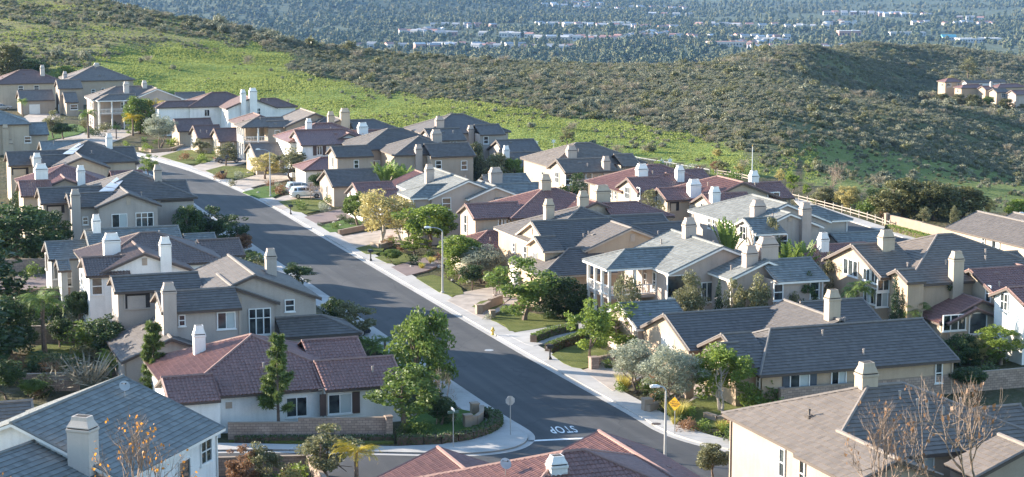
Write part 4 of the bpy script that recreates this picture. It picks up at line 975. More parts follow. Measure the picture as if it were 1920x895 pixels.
def limb(m, p, d, L, r0, depth, r, tips, spread=.55, n=6, up=.25, kids=(2, 3)):
    pts = [p]; q = p.copy(); dd = d.copy()
    for i in range(3):
        dd = (dd + Vector(r.normal(0, .13, 3)) + Vector((0, 0, up * .25))).normalized(); q = q + dd * L / 3; pts.append(q.copy())
    m.tube(pts, [r0, r0 * .85, r0 * .7, r0 * .55], n, cap=False)
    if depth == 0: tips.append((q.copy(), dd.copy())); return
    for _ in range(int(r.integers(kids[0], kids[1] + 1))):
        nd = (dd + Vector(r.normal(0, spread, 3)) + Vector((0, 0, up))).normalized()
        limb(m, q, nd, L * r.uniform(.6, .85), r0 * .55, depth - 1, r, tips, spread, max(3, n - 1), up, kids)
    if depth >= 1: tips.append((q.copy(), dd.copy()))
PROTO = {}
def proto(kind, leaf, seed):
    k = (kind, leaf, seed)
    if k in PROTO: return PROTO[k]
    r = np.random.default_rng(hash(kind) % 1000 * 0 + sum(map(ord, kind)) * 31 + seed); lb = LB(); tr = MB(); parts = {}; H, W = 6.0, 4.0; mat = LM[leaf]
    bark = MT['bark']; tips = []
    if kind in ('round', 'loose', 'birch', 'multi', 'olive'):
        if kind in ('birch', 'multi', 'olive'): bark = MT['barkw'] if kind != 'olive' else MT['bark']
        n = 1 if kind in ('round', 'loose') else 3
        for i in range(n):
            a = r.uniform(0, 6.28); d = Vector((math.cos(a) * .3, math.sin(a) * .3, 1)).normalized() if n > 1 else Vector((0, 0, 1))
            limb(tr, Vector((math.cos(a) * .12 * (n > 1), math.sin(a) * .12 * (n > 1), 0)), d, 1.7 if n == 1 else 2.0, .16 if n == 1 else .09, 2, r, tips, .5 if kind != 'round' else .45, up=.22)
        zc, rx, rz = {'round': (3.9, 2.0, 2.0), 'loose': (3.7, 2.0, 2.2), 'birch': (3.6, 1.7, 2.3), 'multi': (3.5, 2.0, 2.4), 'olive': (3.9, 2.1, 1.9)}[kind]
        nc = {'round': 46, 'loose': 44, 'birch': 46, 'multi': 50, 'olive': 60}[kind]
        cl = []
        while len(cl) < nc:
            d = r.normal(size=3); d /= np.linalg.norm(d); k2 = r.uniform(.45, 1) ** .6
            lump = 1 + .16 * math.sin(d[0] * 4 + seed) + .14 * math.sin(d[1] * 5 + 2 * seed) + .12 * math.sin(d[2] * 6)
            p = d * k2 * lump * np.array([rx * .82, rx * .82, rz * .85])
            if kind == 'loose' and r.random() < .25: p *= 1.22
            cl.append((p[0], p[1], p[2] + zc, r.uniform(.38, .72) * (.85 if kind in ('birch', 'loose') else 1)))
        per, sz, asp = {'round': (340, .12, .6), 'loose': (280, .12, .6), 'birch': (300, .095, .55), 'multi': (310, .115, .55), 'olive': (430, .105, .34)}[kind]
        blob_crown(lb, cl, per, sz, asp, r); H, W = 6.0, 4.2
    elif kind == 'dense':                                   # big spreading tree, foliage to the ground
        limb(tr, Vector(), Vector((0, 0, 1)), 2, .25, 2, r, tips)
        cl = []
        for i in range(85):
            a = r.uniform(0, 6.28); q = r.uniform(0, 1) ** .5; z = r.uniform(.6, 5.2); rr = 2.7 * math.sqrt(max(.05, 1 - (max(z - 2.2, 0) / 3.4) ** 2)) * (.75 if z < 1.2 else 1)
            cl.append((math.cos(a) * q * rr, math.sin(a) * q * rr, z, r.uniform(.45, .85)))
        blob_crown(lb, cl, 170, .15, .6, r); H, W = 6.0, 6.2
    elif kind in ('shrub', 'sage', 'dryshrub'):
        cl = []
        for i in range(9 if kind != 'dryshrub' else 12):
            a = r.uniform(0, 6.28); q = r.uniform(0, .42); cl.append((math.cos(a) * q, math.sin(a) * q, r.uniform(.22, .62) - q * .3, r.uniform(.2, .36)))
        blob_crown(lb, cl, {'shrub': 420, 'sage': 300, 'dryshrub': 220}[kind], {'shrub': .055, 'sage': .10, 'dryshrub': .08}[kind], .5 if kind != 'dryshrub' else .16, r); H, W = 1.0, 1.25
        if kind == 'dryshrub':
            for i in range(60):
                a = r.uniform(0, 6.28); t = r.uniform(.2, .9); p = np.array([[math.cos(a) * .1, math.sin(a) * .1, .2]]); d = np.array([[math.cos(a) * t * .4, math.sin(a) * t * .4, .45]]) ; lb.add(p + d * .7, d * .6, np.cross(d, [[0, 0, 1]]) * .02 / .4, np.array([.8]))
    elif kind == 'grassy':
        for i in range(260):
            a = r.uniform(0, 6.28); t = r.uniform(.05, .45); d = np.array([[math.cos(a) * t, math.sin(a) * t, .5]]); lb.add(np.array([[math.cos(a) * .12, math.sin(a) * .12, 0]]) + d, d, np.array([[-math.sin(a) * .015, math.cos(a) * .015, 0]]), np.array([r.uniform(.2, .9)]))
        H, W = 1.0, .9
    elif kind in ('palm', 'paddle', 'cycad'):
        zt = {'palm': 3.6, 'paddle': .5, 'cycad': .35}[kind]; nf = {'palm': 20, 'paddle': 16, 'cycad': 18}[kind]; LF = {'palm': 2.3, 'paddle': 2.5, 'cycad': 1.3}[kind]
        if kind == 'palm': tr.tube([(0, 0, 0), (.04, .02, 1.2), (.02, .06, 2.4), (0, 0, zt)], [.2, .15, .13, .16], 8)
        else: tr.tube([(0, 0, 0), (0, 0, zt)], [.2, .15], 7)
        for i in range(nf):
            a = i * 2.4 + r.uniform(-.3, .3); el = r.uniform(.15, 1.25) if kind != 'paddle' else r.uniform(.75, 1.4); tone = r.uniform(.2, .8)
            p = np.array([0, 0, zt]); h = np.array([math.cos(a), math.sin(a), 0]); ns = 14; pts = []; e = el
            for j in range(ns + 1):
                pts.append(p.copy()); p = p + (h * math.cos(e) + np.array([0, 0, math.sin(e)])) * LF / ns; e -= (1.6 if kind == 'palm' else .9 if kind == 'cycad' else .45) / ns * (1 + j / ns)
            pts = np.array(pts); side = np.cross(h, [0, 0, 1])
            for j in range(1, ns):
                fw = pts[j + 1] - pts[j] ; fw /= np.linalg.norm(fw); t = j / ns
                if kind == 'paddle':
                    if t < .4: continue
                    wd = .42 * math.sin((t - .38) / .62 * math.pi) + .03
                    for sg in (-1, 1): lb.add((pts[j] + side * sg * wd * .5)[None], (side * sg * wd * .55 + np.array([0, 0, .04]))[None], (fw * .16)[None], np.array([tone + r.normal(0, .1)]))
                else:
                    ll = LF * .22 * math.sin(min(1, t * 1.15 + .12) * math.pi) + .06
                    for sg in (-1, 1):
                        for o in (0, .5):
                            c = pts[j] + (pts[j + 1] - pts[j]) * o; d = side * sg * ll * .5 + fw * ll * .28 + np.array([0, 0, -ll * r.uniform(.1, .4)])
                            lb.add((c + d)[None], d[None], (fw * .035)[None], np.array([tone + r.normal(0, .12)]))
        H, W = {'palm': (5.0, 4.0), 'paddle': (2.6, 2.8), 'cycad': (1.2, 2.0)}[kind]
    elif kind in ('pine', 'colpine'):
        tr.tube([(0, 0, 0), (.05, 0, 3), (0, 0, 7.6)], [.16, .11, .03], 7)
        for i in range(44 if kind == 'pine' else 70):
            z = 1.7 + 5.7 * (i / (44 if kind == 'pine' else 70)) if kind == 'pine' else .5 + 7.0 * i / 70
            a = r.uniform(0, 6.28); L = (1.75 * (1 - (z - 1.5) / 7.2) * r.uniform(.65, 1.15) if kind == 'pine' else 1.05 * (1 - ((z - 2.2) / 6.2) ** 2 * .85) * r.uniform(.8, 1.1))
            L = max(L, .25); e = Vector((math.cos(a) * L, math.sin(a) * L, L * .35)); tr.tube([(0, 0, z), tuple(Vector((0, 0, z)) + e)], [.03, .012], 4)
            for t in np.linspace(.45, 1, max(2, int(L * 3.2))):
                c = np.array([0, 0, z]) + np.array(e) * t; n = 66; d = r.normal(size=(n, 3)); d[:, 2] += .5; d /= np.linalg.norm(d, axis=1)[:, None]
                lb.add(c + d * .22, d * .24, np.cross(d, r.normal(size=(n, 3))) * .032, r.uniform(.2, .7) + r.normal(0, .15, n))
        H, W = 7.8, (3.0 if kind == 'pine' else 2.2)
    elif kind == 'cypress':
        tr.tube([(0, 0, 0), (0, 0, 4)], [.1, .04], 6); cl = []
        for i in range(60):
            z = .3 + 5.5 * i / 60; rr = .42 * math.sin(min(1, (z + .35) / 6.2) ** .8 * math.pi) + .06; a = r.uniform(0, 6.28); cl.append((math.cos(a) * rr * .5, math.sin(a) * rr * .5, z, rr * .75 + .06))
        blob_crown(lb, cl, 300, .09, .35, r); H, W = 6.0, 1.1
    elif kind == 'bare':
        bark = MT['twig']; limb(tr, Vector(), Vector((0, 0, 1)), 1.6, .115, 5, r, tips, .5, 6, .18, (3, 4))
        pts = [t[0] for t in tips if r.random() < .07]; n = len(pts)
        c = np.array([tuple(p) for p in pts for _ in range(2)]) + r.normal(0, .1, (2 * n, 3)); lb.scatter(c, .075, r.uniform(.1, .9, len(c)), .7, r=r)
        zs = [t[0].z for t in tips]; H = max(zs); W = 2 * max(abs(t[0].x) for t in tips)
    parts['crown'] = lb.mesh(kind + '_crown', mat)
    vv_ = np.concatenate(lb.v); H = float(np.percentile(vv_[:, 2], 99.3)); W = float(np.mean([np.percentile(vv_[:, i], 98.5) - np.percentile(vv_[:, i], 1.5) for i in (0, 1)]))
    if kind == 'bare': H = max(t[0].z for t in tips); W = 2 * float(np.percentile([max(abs(t[0].x), abs(t[0].y)) for t in tips], 92))
    if tr.f: parts['trunk'] = tr.mesh(kind + '_trunk', bark, True, weld=False)
    PROTO[k] = (parts, H, W); return PROTO[k]
CATS = dict(round='tree', loose='tree', birch='tree', multi='tree', olive='tree', dense='tree', shrub='shrub', sage='shrub', dryshrub='shrub', grassy='grass clump', palm='palm', paddle='plant', cycad='plant', pine='tree', colpine='tree', cypress='tree', bare='tree')
NAMES = dict(round='broadleaf_tree', loose='broadleaf_tree', birch='birch_tree', multi='multi_trunk_tree', olive='olive_tree', dense='spreading_tree', shrub='garden_shrub', sage='sage_shrub', dryshrub='dry_shrub', grassy='ornamental_grass', palm='palm_tree', paddle='broad_leaved_plant', cycad='cycad', pine='pine_tree', colpine='column_pine', cypress='cypress_tree', bare='bare_tree')
def plant_at(p, kind, leaf, h, w, label, group=None, seed=None, rz=None, crown_name='crown'):
    parts, H, W = proto(kind, leaf, seed if seed is not None else int(rng.integers(0, 3)))
    sz, sx = h / H, w / W; rz = rng.uniform(0, 6.28) if rz is None else rz
    if kind in ('shrub', 'sage', 'dryshrub', 'grassy'):
        o = link(NAMES[kind], parts['crown']); o.location = p; o.rotation_euler = (0, 0, rz); o.scale = (sx, sx, sz); tag(o, label, CATS[kind], group); return o
    o = empty(NAMES[kind], p, rz); o.scale = (sx, sx, sz); tag(o, label, CATS[kind], group)
    for k in ('trunk', 'crown'):
        if k in parts: link(k, parts[k], o)
    return o
def T(kind, leaf, px, base, top, wpx, label, group=None, seed=None):
    p = ground_hit(px, base); 
    if p is None: print('TREE MISS', px, base); return
    s = FPX / p.y; h = PD(px, top, p.y).z - p.z
    return plant_at(p, kind, leaf, max(.2, h), wpx / s, label, group, seed)
for a in (
 # right row, near to far
 ('loose', 'green', 983, 608, 485, 112, 'leafy green tree with a staked pale trunk on the lawn by the hydrant'),
 ('dense', 'dark', 1058, 603, 522, 100, 'dark dense tree behind the staked lawn tree by the peach house'),
 ('dense', 'green', 1140, 640, 590, 60, 'leafy bush against the pink house below its balcony'), ('loose', 'green', 930, 560, 500, 44, 'leafy bush between the grey olive-like tree and the peach garage'),
 ('round', 'green', 735, 500, 468, 34, 'low round bush on the lawn left of the bright green trees'), ('round', 'dark', 885, 545, 498, 44, 'dark bush under the grey olive-like tree by the peach garage'),
 ('dense', 'dark', 1092, 602, 556, 50, 'dark clipped bush beside the balcony posts of the pink house'),
 ('loose', 'bright', 1108, 690, 568, 78, 'young tree with white trunk and thin foliage between hedge and pale olives'),
 ('loose', 'bright', 1163, 672, 570, 118, 'bright green leafy tree by the pink house garage, left of the pale olives'),
 ('birch', 'grey', 1176, 655, 515, 46, 'tall thin grey-leaved tree growing before the white-railed balcony house'),
 ('birch', 'grey', 1292, 655, 513, 58, 'pale brownish feathery tree before the gable wall of the balcony house'),
 ('cypress', 'cypress', 1346, 652, 527, 18, 'single thin cypress against the pink gable wall above the grey garage roof'),
 ('loose', 'grey', 1375, 652, 525, 38, 'small brownish tree right of the thin cypress, by the pink wall'),
 ('loose', 'grey', 1416, 648, 520, 56, 'larger brownish sparse tree before the pink wall windows'),
 ('loose', 'grey', 1475, 640, 515, 44, 'sparse dull tree against the right end of the pink house wall'),
 ('loose', 'dark', 1510, 640, 515, 40, 'dark sparse tree between the pink house and the peach house at right'),
 ('olive', 'olive', 1196, 742, 640, 98, 'pale silvery olive tree nearest the street, beside the driveway'),
 ('olive', 'olive', 1264, 780, 652, 106, 'silvery olive tree with a bushy crown standing behind the yellow sign'),
 ('multi', 'bright', 1353, 780, 655, 108, 'multi-trunk bright green tree on the lawn by the shuttered low house'),
 ('loose', 'oak', 1578, 745, 655, 62, 'weeping dark tree in front of the low tan house, right of the shutters'),
 ('birch', 'birch', 712, 458, 360, 84, 'tall pale yellow birch-like tree beside the beige driveway'),
 ('birch', 'birch', 757, 466, 376, 66, 'second pale yellow tree, right of the tallest yellow one'),
 ('round', 'bright', 805, 482, 386, 98, 'lush bright green tree left of the middle street lamp'),
 ('loose', 'bright', 777, 482, 444, 58, 'low yellow-green tree under the lush green one by the lamp'),
 ('round', 'bright', 862, 528, 442, 80, 'bright green tree just right of the middle street lamp'),
 ('olive', 'olive', 905, 536, 462, 86, 'grey olive-like tree before the peach house garage'),
 ('loose', 'grey', 545, 342, 280, 62, 'magnolia-like tree with pale blooms before the brown-shuttered pink house'),
 ('loose', 'birch', 497, 340, 288, 56, 'yellowish tree left of the far street lamp'),
 ('loose', 'grey', 424, 314, 268, 42, 'small round tree over the grey car on the upper street'),
 ('loose', 'grey', 379, 298, 260, 32, 'slender young tree on the upper lawn before the brown garages'),
 ('paddle', 'palm', 722, 379, 303, 66, 'banana-like clump between the tan hip roof house and the slate roof'),
 ('paddle', 'palm', 755, 379, 310, 54, 'smaller banana-like clump left of the slim tan chimney'),
 ('bare', 'rust', 583, 380, 342, 44, 'small leafless tree in front of the white SUV'),
 ('round', 'dark', 596, 363, 326, 28, 'dark reddish bush between the pink house and the tan garage'),
 ('round', 'green', 672, 425, 362, 56, 'green bush tree by the small pink house, left of the birches'),
 ('olive', 'olive', 301, 279, 217, 58, 'grey olive tree on the roundabout bed at the top of the street'),
 ('palm', 'palm', 166, 260, 204, 36, 'queen palm on the upper lawn before the colonnaded house'),
 ('palm', 'ypalm', 249, 256, 212, 40, 'yellow-green palm before the colonnaded balcony'),
 ('palm', 'palm', 218, 262, 234, 24, 'short palm beside the colonnaded house steps'),
 ('dense', 'green', 262, 252, 184, 58, 'dense tall green tree right of the colonnaded balcony'),
 ('palm', 'ypalm', 293, 250, 186, 44, 'tall bright yellow palm above the grey olive tree'),
 ('palm', 'palm', 345, 272, 232, 30, 'small palm before the first brown garage'),
 ('loose', 'grey', 100, 262, 208, 34, 'dull young tree beside the upper left driveway'),
 ('round', 'dark', 118, 262, 232, 40, 'dark bush tree by the garage driveway at the upper left'),
 ('palm', 'palm', 43, 222, 184, 22, 'small palm by the tan garage at the upper left edge'),
 ('dense', 'green', 10, 190, 168, 26, 'yellowish bush at the left edge below the rusty roofed house'),
 # left row
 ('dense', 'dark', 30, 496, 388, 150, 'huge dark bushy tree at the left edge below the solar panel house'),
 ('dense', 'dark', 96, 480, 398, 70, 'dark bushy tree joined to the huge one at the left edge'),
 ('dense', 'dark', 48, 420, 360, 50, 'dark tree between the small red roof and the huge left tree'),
 ('round', 'rust', -4, 500, 410, 40, 'brownish bare-looking bush at the very left edge'),
 ('dense', 'dark', 354, 472, 388, 58, 'dark rounded tree at the street end of the solar panel house'),
 ('loose', 'dark', 402, 466, 388, 60, 'dark loose tree beside the street shadow, middle of three'),
 ('loose', 'dark', 440, 474, 404, 54, 'dark tree at the street edge above the brown-roofed white house'),
 ('round', 'rust', 456, 482, 440, 36, 'reddish dry bush at the street corner of the brown-roofed house'),
 ('round', 'dark', 470, 500, 470, 28, 'dark low bush by the left sidewalk behind the white house'),
 ('loose', 'green', 280, 335, 290, 34, 'green bush between the cream solar panel house and the upper street'),
 ('loose', 'dark', 562, 548, 492, 56, 'dark bushy treetop behind the greige house beside the street'),
 ('round', 'dark', 628, 625, 560, 44, 'dark bush against the balcony end of the greige house'),
 ('loose', 'grey', 667, 660, 568, 76, 'thin grey see-through tree by the left sidewalk'),
 ('dense', 'green', 790, 738, 588, 116, 'big round glossy green tree beside the left sidewalk', None, 1),
 ('loose', 'green', 758, 818, 690, 128, 'wide leafy tree with a wrapped trunk on the corner lawn', None, 0),
 ('bare', 'brush', 818, 800, 690, 66, 'leafless purplish tree behind the corner lawn tree'),
 ('round', 'dark', 826, 806, 740, 60, 'dark bush under the leafless purplish tree'),
 ('cycad', 'palm', 700, 672, 628, 50, 'small dark cycad between the red roof and the sidewalk'),
 ('palm', 'palm', 722, 690, 628, 46, 'short palm behind the right gable of the low red roof'),
 ('pine', 'pine', 523, 826, 630, 60, 'narrow open pine in front of the low red-roofed white house'),
 ('colpine', 'pine', 290, 760, 606, 39, 'dense column-shaped pine left of the red roof'),
 ('round', 'dark', 150, 624, 548, 50, 'dark leafy small tree left of the greige wall with the open balcony'),
 ('loose', 'dark', 188, 628, 558, 40, 'thin dark tree close to the white house corner'),
 ('round', 'dark', 205, 690, 596, 80, 'dark green round tree below the greige balcony house'),
 ('dense', 'dark', -108, 590, 440, 260, 'tall dark tree cut off by the left edge above the shaded yard'), ('dense', 'dark', -108, 700, 540, 260, 'tall dark tree cut off by the left edge below the yard palms'),  # mostly out of view, added to cast shade over the left yard
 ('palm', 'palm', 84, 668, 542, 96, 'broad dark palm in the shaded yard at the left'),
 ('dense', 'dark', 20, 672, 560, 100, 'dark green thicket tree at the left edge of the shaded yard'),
 ('round', 'dark', 112, 662, 596, 40, 'slim dark bush between the palm and the yard wall'),
 ('cycad', 'palm', 212, 708, 650, 60, 'light green cycad behind the bottom left roof'),
 ('dryshrub', 'brush', 165, 742, 668, 126, 'large dry twiggy shrub behind the bottom left roof'),
 ('round', 'dark', 12, 752, 676, 60, 'dark bush above the bottom left tiled roof corner'),
 ('round', 'green', 60, 750, 712, 50, 'low shaded bush before the left block wall'),
 # bottom edge
 ('loose', 'grey', 614, 905, 798, 100, 'olive green feathery bush inside the corner of the low block wall'),
 ('palm', 'ypalm', 668, 930, 828, 96, 'yellow and green palm at the bottom edge by the junction'),
 ('loose', 'rust', 456, 930, 838, 60, 'dull shrubby tree behind the bottom block wall, leftmost'),
 ('loose', 'grey', 498, 930, 832, 60, 'dull shrubby tree behind the bottom block wall, second from left'),
 ('round', 'birch', 548, 925, 880, 34, 'small yellow bush at the bottom of the low block wall'),
 ('round', 'grey', 1336, 918, 836, 64, 'small round tree on the near side of the cross street'),
 # right side
 ('cypress', 'cypress', 1676, 668, 520, 20, 'tall dark cypress in the yard of the large peach house'),
 ('cypress', 'cypress', 1689, 668, 545, 13, 'thinner shorter cypress beside the tall one'),
 ('birch', 'grey', 1562, 612, 476, 60, 'sparse tree at the left corner of the large peach house'),
 ('palm', 'palm', 1606, 650, 524, 66, 'dark palm at the foot of the large peach house'),
 ('palm', 'palm', 1712, 660, 566, 64, 'palm behind the yard wall right of the two cypresses'),
 ('cycad', 'palm', 1738, 662, 590, 54, 'spiky green plant beside the yard wall right of the cypresses'),
 ('loose', 'dark', 1762, 650, 524, 50, 'dark bush against the peach house below its slim chimney'),
 ('paddle', 'palm', 1505, 545, 452, 56, 'banana-like plant behind the centre right chimneys'),
 ('paddle', 'palm', 1476, 545, 454, 52, 'banana-like plant left of the small red roof'),
 ('paddle', 'palm', 1362, 532, 410, 54, 'tall banana-like plant beside the grid-windowed grey house'),
 ('loose', 'grey', 1215, 466, 358, 46, 'pale dusty bush tree between the two red-roofed houses'),
 ('dryshrub', 'brush', 1240, 472, 384, 46, 'dry pampas-like shrub before the loggia house'),
 ('loose', 'grey', 1447, 532, 410, 42, 'thin twiggy tree before the grey gable wall'),
 ('loose', 'bright', 1876, 690, 612, 86, 'yellow-green loose tree at the right edge of the yards'),
 ('loose', 'birch', 1838, 690, 636, 50, 'yellowish bush left of the yellow-green tree at the right'),
 ('dense', 'dark', 1800, 690, 632, 70, 'dark bush mass in front of the sunroom at the right'),
 ('round', 'dark', 1815, 748, 690, 62, 'dark green shrub hanging over the right block wall'),
 ('loose', 'birch', 1880, 640, 560, 44, 'thin yellow tree against the pale side wall at right'),
 ('dense', 'green', 1500, 770, 728, 44, 'leafy bush beside the brick-topped wall end'),
 # behind the houses
 ('loose', 'dark', 1082, 416, 326, 54, 'dark thin tree in front of the grid-windowed tan house'),
 ('bare', 'rust', 1112, 416, 320, 54, 'leafless tree in front of the grid-windowed tan house'),
 ('dense', 'grey', 934, 359, 290, 56, 'olive bush in front of the mottled grey roof'),
 ('dense', 'green', 963, 359, 300, 44, 'green bush right of the olive one by the mottled grey roof'),
 ('dense', 'grey', 890, 350, 270, 40, 'grey-green tree between two tan walls in the middle distance'),
 ('loose', 'grey', 1064, 272, 238, 26, 'lone young tree at the foot of the green slope'),
 ('birch', 'rust', 1340, 328, 302, 18, 'reddish young tree at the lower end of the light string'),
 ('loose', 'grey', 1355, 330, 300, 24, 'young green tree beside the reddish one near the flagpole'),
 ('loose', 'birch', 1388, 334, 308, 20, 'yellowish young tree left of the flagpole'),
 ('dense', 'birch', 1345, 294, 280, 18, 'bright yellow bush on the lower green slope'),
 ('bare', 'brush', 1552, 386, 300, 64, 'large leafless pinkish tree beyond the white rail fence'),
 ('loose', 'bright', 1486, 366, 322, 28, 'light green young tree above the end of the rail fence'),
 ('loose', 'birch', 1462, 350, 318, 18, 'slim yellowish tree behind the red loggia roof'),
 ('loose', 'bright', 1513, 372, 346, 16, 'tiny green tree beside the rail fence'),
 ('dense', 'grey', 1545, 388, 352, 44, 'green bush under the leafless pinkish tree'),
 ('dense', 'birch', 1590, 392, 350, 46, 'yellow-green bush in the middle of the fence line'),
 ('dense', 'bright', 1634, 402, 370, 30, 'yellow-green bush near the right end of the fence'),
 ('dense', 'oak', 1690, 412, 338, 100, 'broad dark oak beyond the tan wall, left one of the group'),
 ('dense', 'oak', 1752, 416, 344, 100, 'broad dark oak beyond the tan wall, middle of the group'),
 ('dense', 'oak', 1806, 412, 352, 76, 'dark oak at the right of the oak group beyond the tan wall'),
 ('dense', 'dark', 1640, 388, 356, 40, 'dark bush left of the oak group'),
 ('loose', 'grey', 1732, 428, 390, 26, 'small pale tree just behind the tan wall'),
 ('loose', 'grey', 1790, 434, 388, 20, 'slim pale tree behind the tan wall near the grey roof'),
 ('loose', 'birch', 1855, 408, 372, 20, 'thin yellowish tree beyond the grey roof at right'),
 ('dense', 'bright', 1910, 412, 375, 46, 'bright green tree at the right edge beyond the grey roof'),
 ('dense', 'dark', 1512, 462, 440, 46, 'rounded dark bush on the bank of the back road'),
 ('dense', 'dark', 1590, 472, 450, 50, 'clipped dark bush between the back road and the low grey roof'),
 ('loose', 'grey', 1815, 150, 108, 32, 'big bare-looking tree in the side valley by the far red roofs'),
 ('dense', 'oak', 1766, 196, 176, 30, 'dark bush in front of the first red hip roof of the side valley'), ('dense', 'grey', 1797, 200, 177, 26, 'olive tree in front of the far red-roofed houses, left part'), ('dense', 'oak', 1826, 203, 178, 30, 'dark tree in front of the far red-roofed houses, middle part'),
 ('round', 'green', 1853, 205, 181, 20, 'green tree before the far peach house with the chimney'), ('dense', 'oak', 1886, 209, 186, 28, 'dark bush below the far cream house of the side valley'), ('dense', 'grey', 1908, 211, 189, 26, 'dull bush at the right edge below the far houses'), ('loose', 'birch', 1781, 162, 142, 16, 'yellowish small tree behind the far red hip roof'),
 ('dense', 'oak', 14, 148, 84, 56, 'dark tree on the hill behind the rusty roofed house'),
 ('dense', 'dark', 62, 140, 112, 50, 'dark bush on the hill between the two far left houses'),
 ('dense', 'green', 126, 145, 124, 30, 'round bush behind the tall hip roof at far left'),
 ('dense', 'grey', 12, 118, 96, 60, 'olive scrub tree at the top left edge of the hill'),
): T(*a)
for kind, leaf, px, top, d, wpx, lab in (('bare', 'rust', 1650, 742, 103, 190, 'bare tree with a few brown leaves in front of the bottom right roof, left one'),
    ('bare', 'rust', 1850, 688, 104, 330, 'large bare twiggy tree in front of the bottom right roof, right one'), ('bare', 'orange', 245, 775, 100, 220, 'bare branches with orange leaves in front of the bottom left roof'),
    ('bare', 'orange', 20, 870, 98, 70, 'small orange-leaved twigs at the bottom left corner')):
    p = PD(px, top, d); z0 = ground_z(p.x, p.y); plant_at((p.x, p.y, z0), kind, leaf, p.z - z0, wpx / FPX * d, lab, seed=len(lab) % 3)
# ------------------------------------------------------------------ walls, fences
def wall_line(label, pts, h, mat='block', th=.25, cap=True, cat='wall', name='block_wall', pil=()):
    """pts: pixels at the wall's foot"""
    w = [P(x, y) for x, y in pts]; rt = root(name, tuple(w[0])); tag(rt, label, cat)
    m, c = MB(), MB()
    hs = h if isinstance(h, (list, tuple)) else [h] * (len(w) - 1)
    for a, b, hh in zip(w, w[1:], hs):
        t = (b - a).normalized(); n = Vector((-t.y, t.x, 0)); L = (b - a).length
        m.obox((a + b) / 2 + Vector((0, 0, hh / 2)), t * L / 2, n * th / 2, Vector((0, 0, hh / 2)))
        if cap: c.obox((a + b) / 2 + Vector((0, 0, hh + .035)), t * (L / 2 + .02), n * (th / 2 + .03), Vector((0, 0, .035)))
    m.build('wall_body', MT[mat], rt, weld=False)
    if cap: c.build('coping', MT['plaster'], rt, weld=False)
    for x, y, s, hh in pil:
        q = MB(); p = P(x, y); q.box(p, s, s, hh, V, U); q.box(p + Vector((0, 0, hh)), s + .1, s + .1, .1, V, U); q.build('pillar', MT[mat], rt, weld=False)
wall_line('long block wall in front of the low red-roofed white house', [(428, 824), (560, 823), (735, 821)], [1.25, 1.55], pil=[(729, 822, .5, 1.65)])
wall_line('low block wall corner at the bottom edge round a planted yard', [(405, 893), (578, 889), (612, 935)], 1.3)
wall_line('block wall in the shaded yard above the bottom left roof', [(43, 736), (90, 734), (150, 732)], 1.5)
wall_line('block wall behind the paved yard at the left edge', [(-40, 514), (85, 512)], 1.6)
wall_line('low retaining wall between paved yards at the left', [(25, 562), (132, 558)], 1.0)
wall_line('long shaded block wall below the white house yard at left', [(60, 646), (122, 645), (265, 642)], 1.7)
wall_line('block wall with a brick end beside the shuttered low house', [(1437, 742), (1466, 770), (1552, 763), (1640, 756)], [1.5, 1.75, 1.75], pil=[(1466, 771, .45, 1.8)])
wall_line('long block wall behind the low tan house at the lower right', [(1644, 750), (1782, 738), (1940, 724)], 1.6)
wall_line('short block wall behind the cypresses at the right', [(1648, 612), (1706, 607)], 1.0)
wall_line('sunlit tan wall stepping down along the back road', [(1662, 424), (1730, 440), (1796, 458), (1876, 478)], [1.55, 1.5, 1.45], 'plaster', pil=[(1662, 425, .5, 1.7)])
wall_line('long tan wall bank in front of the right edge grey roof', [(1796, 460), (1860, 486), (1930, 510)], 1.5, 'plaster')
wall_line('curved plaster seat wall on the corner lawn with stone pillars', [(878, 802), (893, 800), (903, 792), (904, 780)], .8, 'plaster', .3, pil=[(877, 803, .6, 1.0), (890, 778, .6, .9)], name='garden_wall')
wall_line('peach stepped garden wall climbing beside the front steps', [(899, 590), (918, 580), (940, 572)], [.8, 1.0], 'plaster', .35, pil=[(898, 591, .6, 1.0), (923, 598, .5, .8)], name='garden_wall')
wall_line('low tan wall edging the green lawn by the birch trees', [(635, 441), (680, 432), (712, 424)], [.6, .8], 'plaster', .3, name='garden_wall')
wall_line('low curved planter wall round the birch bed', [(697, 464), (712, 468), (735, 462)], .6, 'plaster', .35, name='garden_wall')
wall_line('low stone wall at the olive tree driveway', [(1107, 692), (1125, 684), (1150, 680)], .7, 'block', .4, pil=[(1113, 694, .7, 1.1)], name='garden_wall')
wall_line('curved low stone wall under the multi-trunk tree', [(1322, 786), (1345, 793), (1378, 792), (1392, 784)], .5, 'plaster', .35, name='garden_wall')
wall_line('stone steps wall beside the path behind the yellow sign', [(1215, 775), (1235, 768), (1258, 752)], .6, 'plaster', .4, pil=[(1213, 772, .7, 1.0), (1290, 745, .7, 1.1)], name='garden_wall')
wall_line('pale curved planter edge round the upper olive tree', [(262, 282), (285, 286), (320, 284), (345, 276)], .5, 'plaster', .4, name='garden_wall')
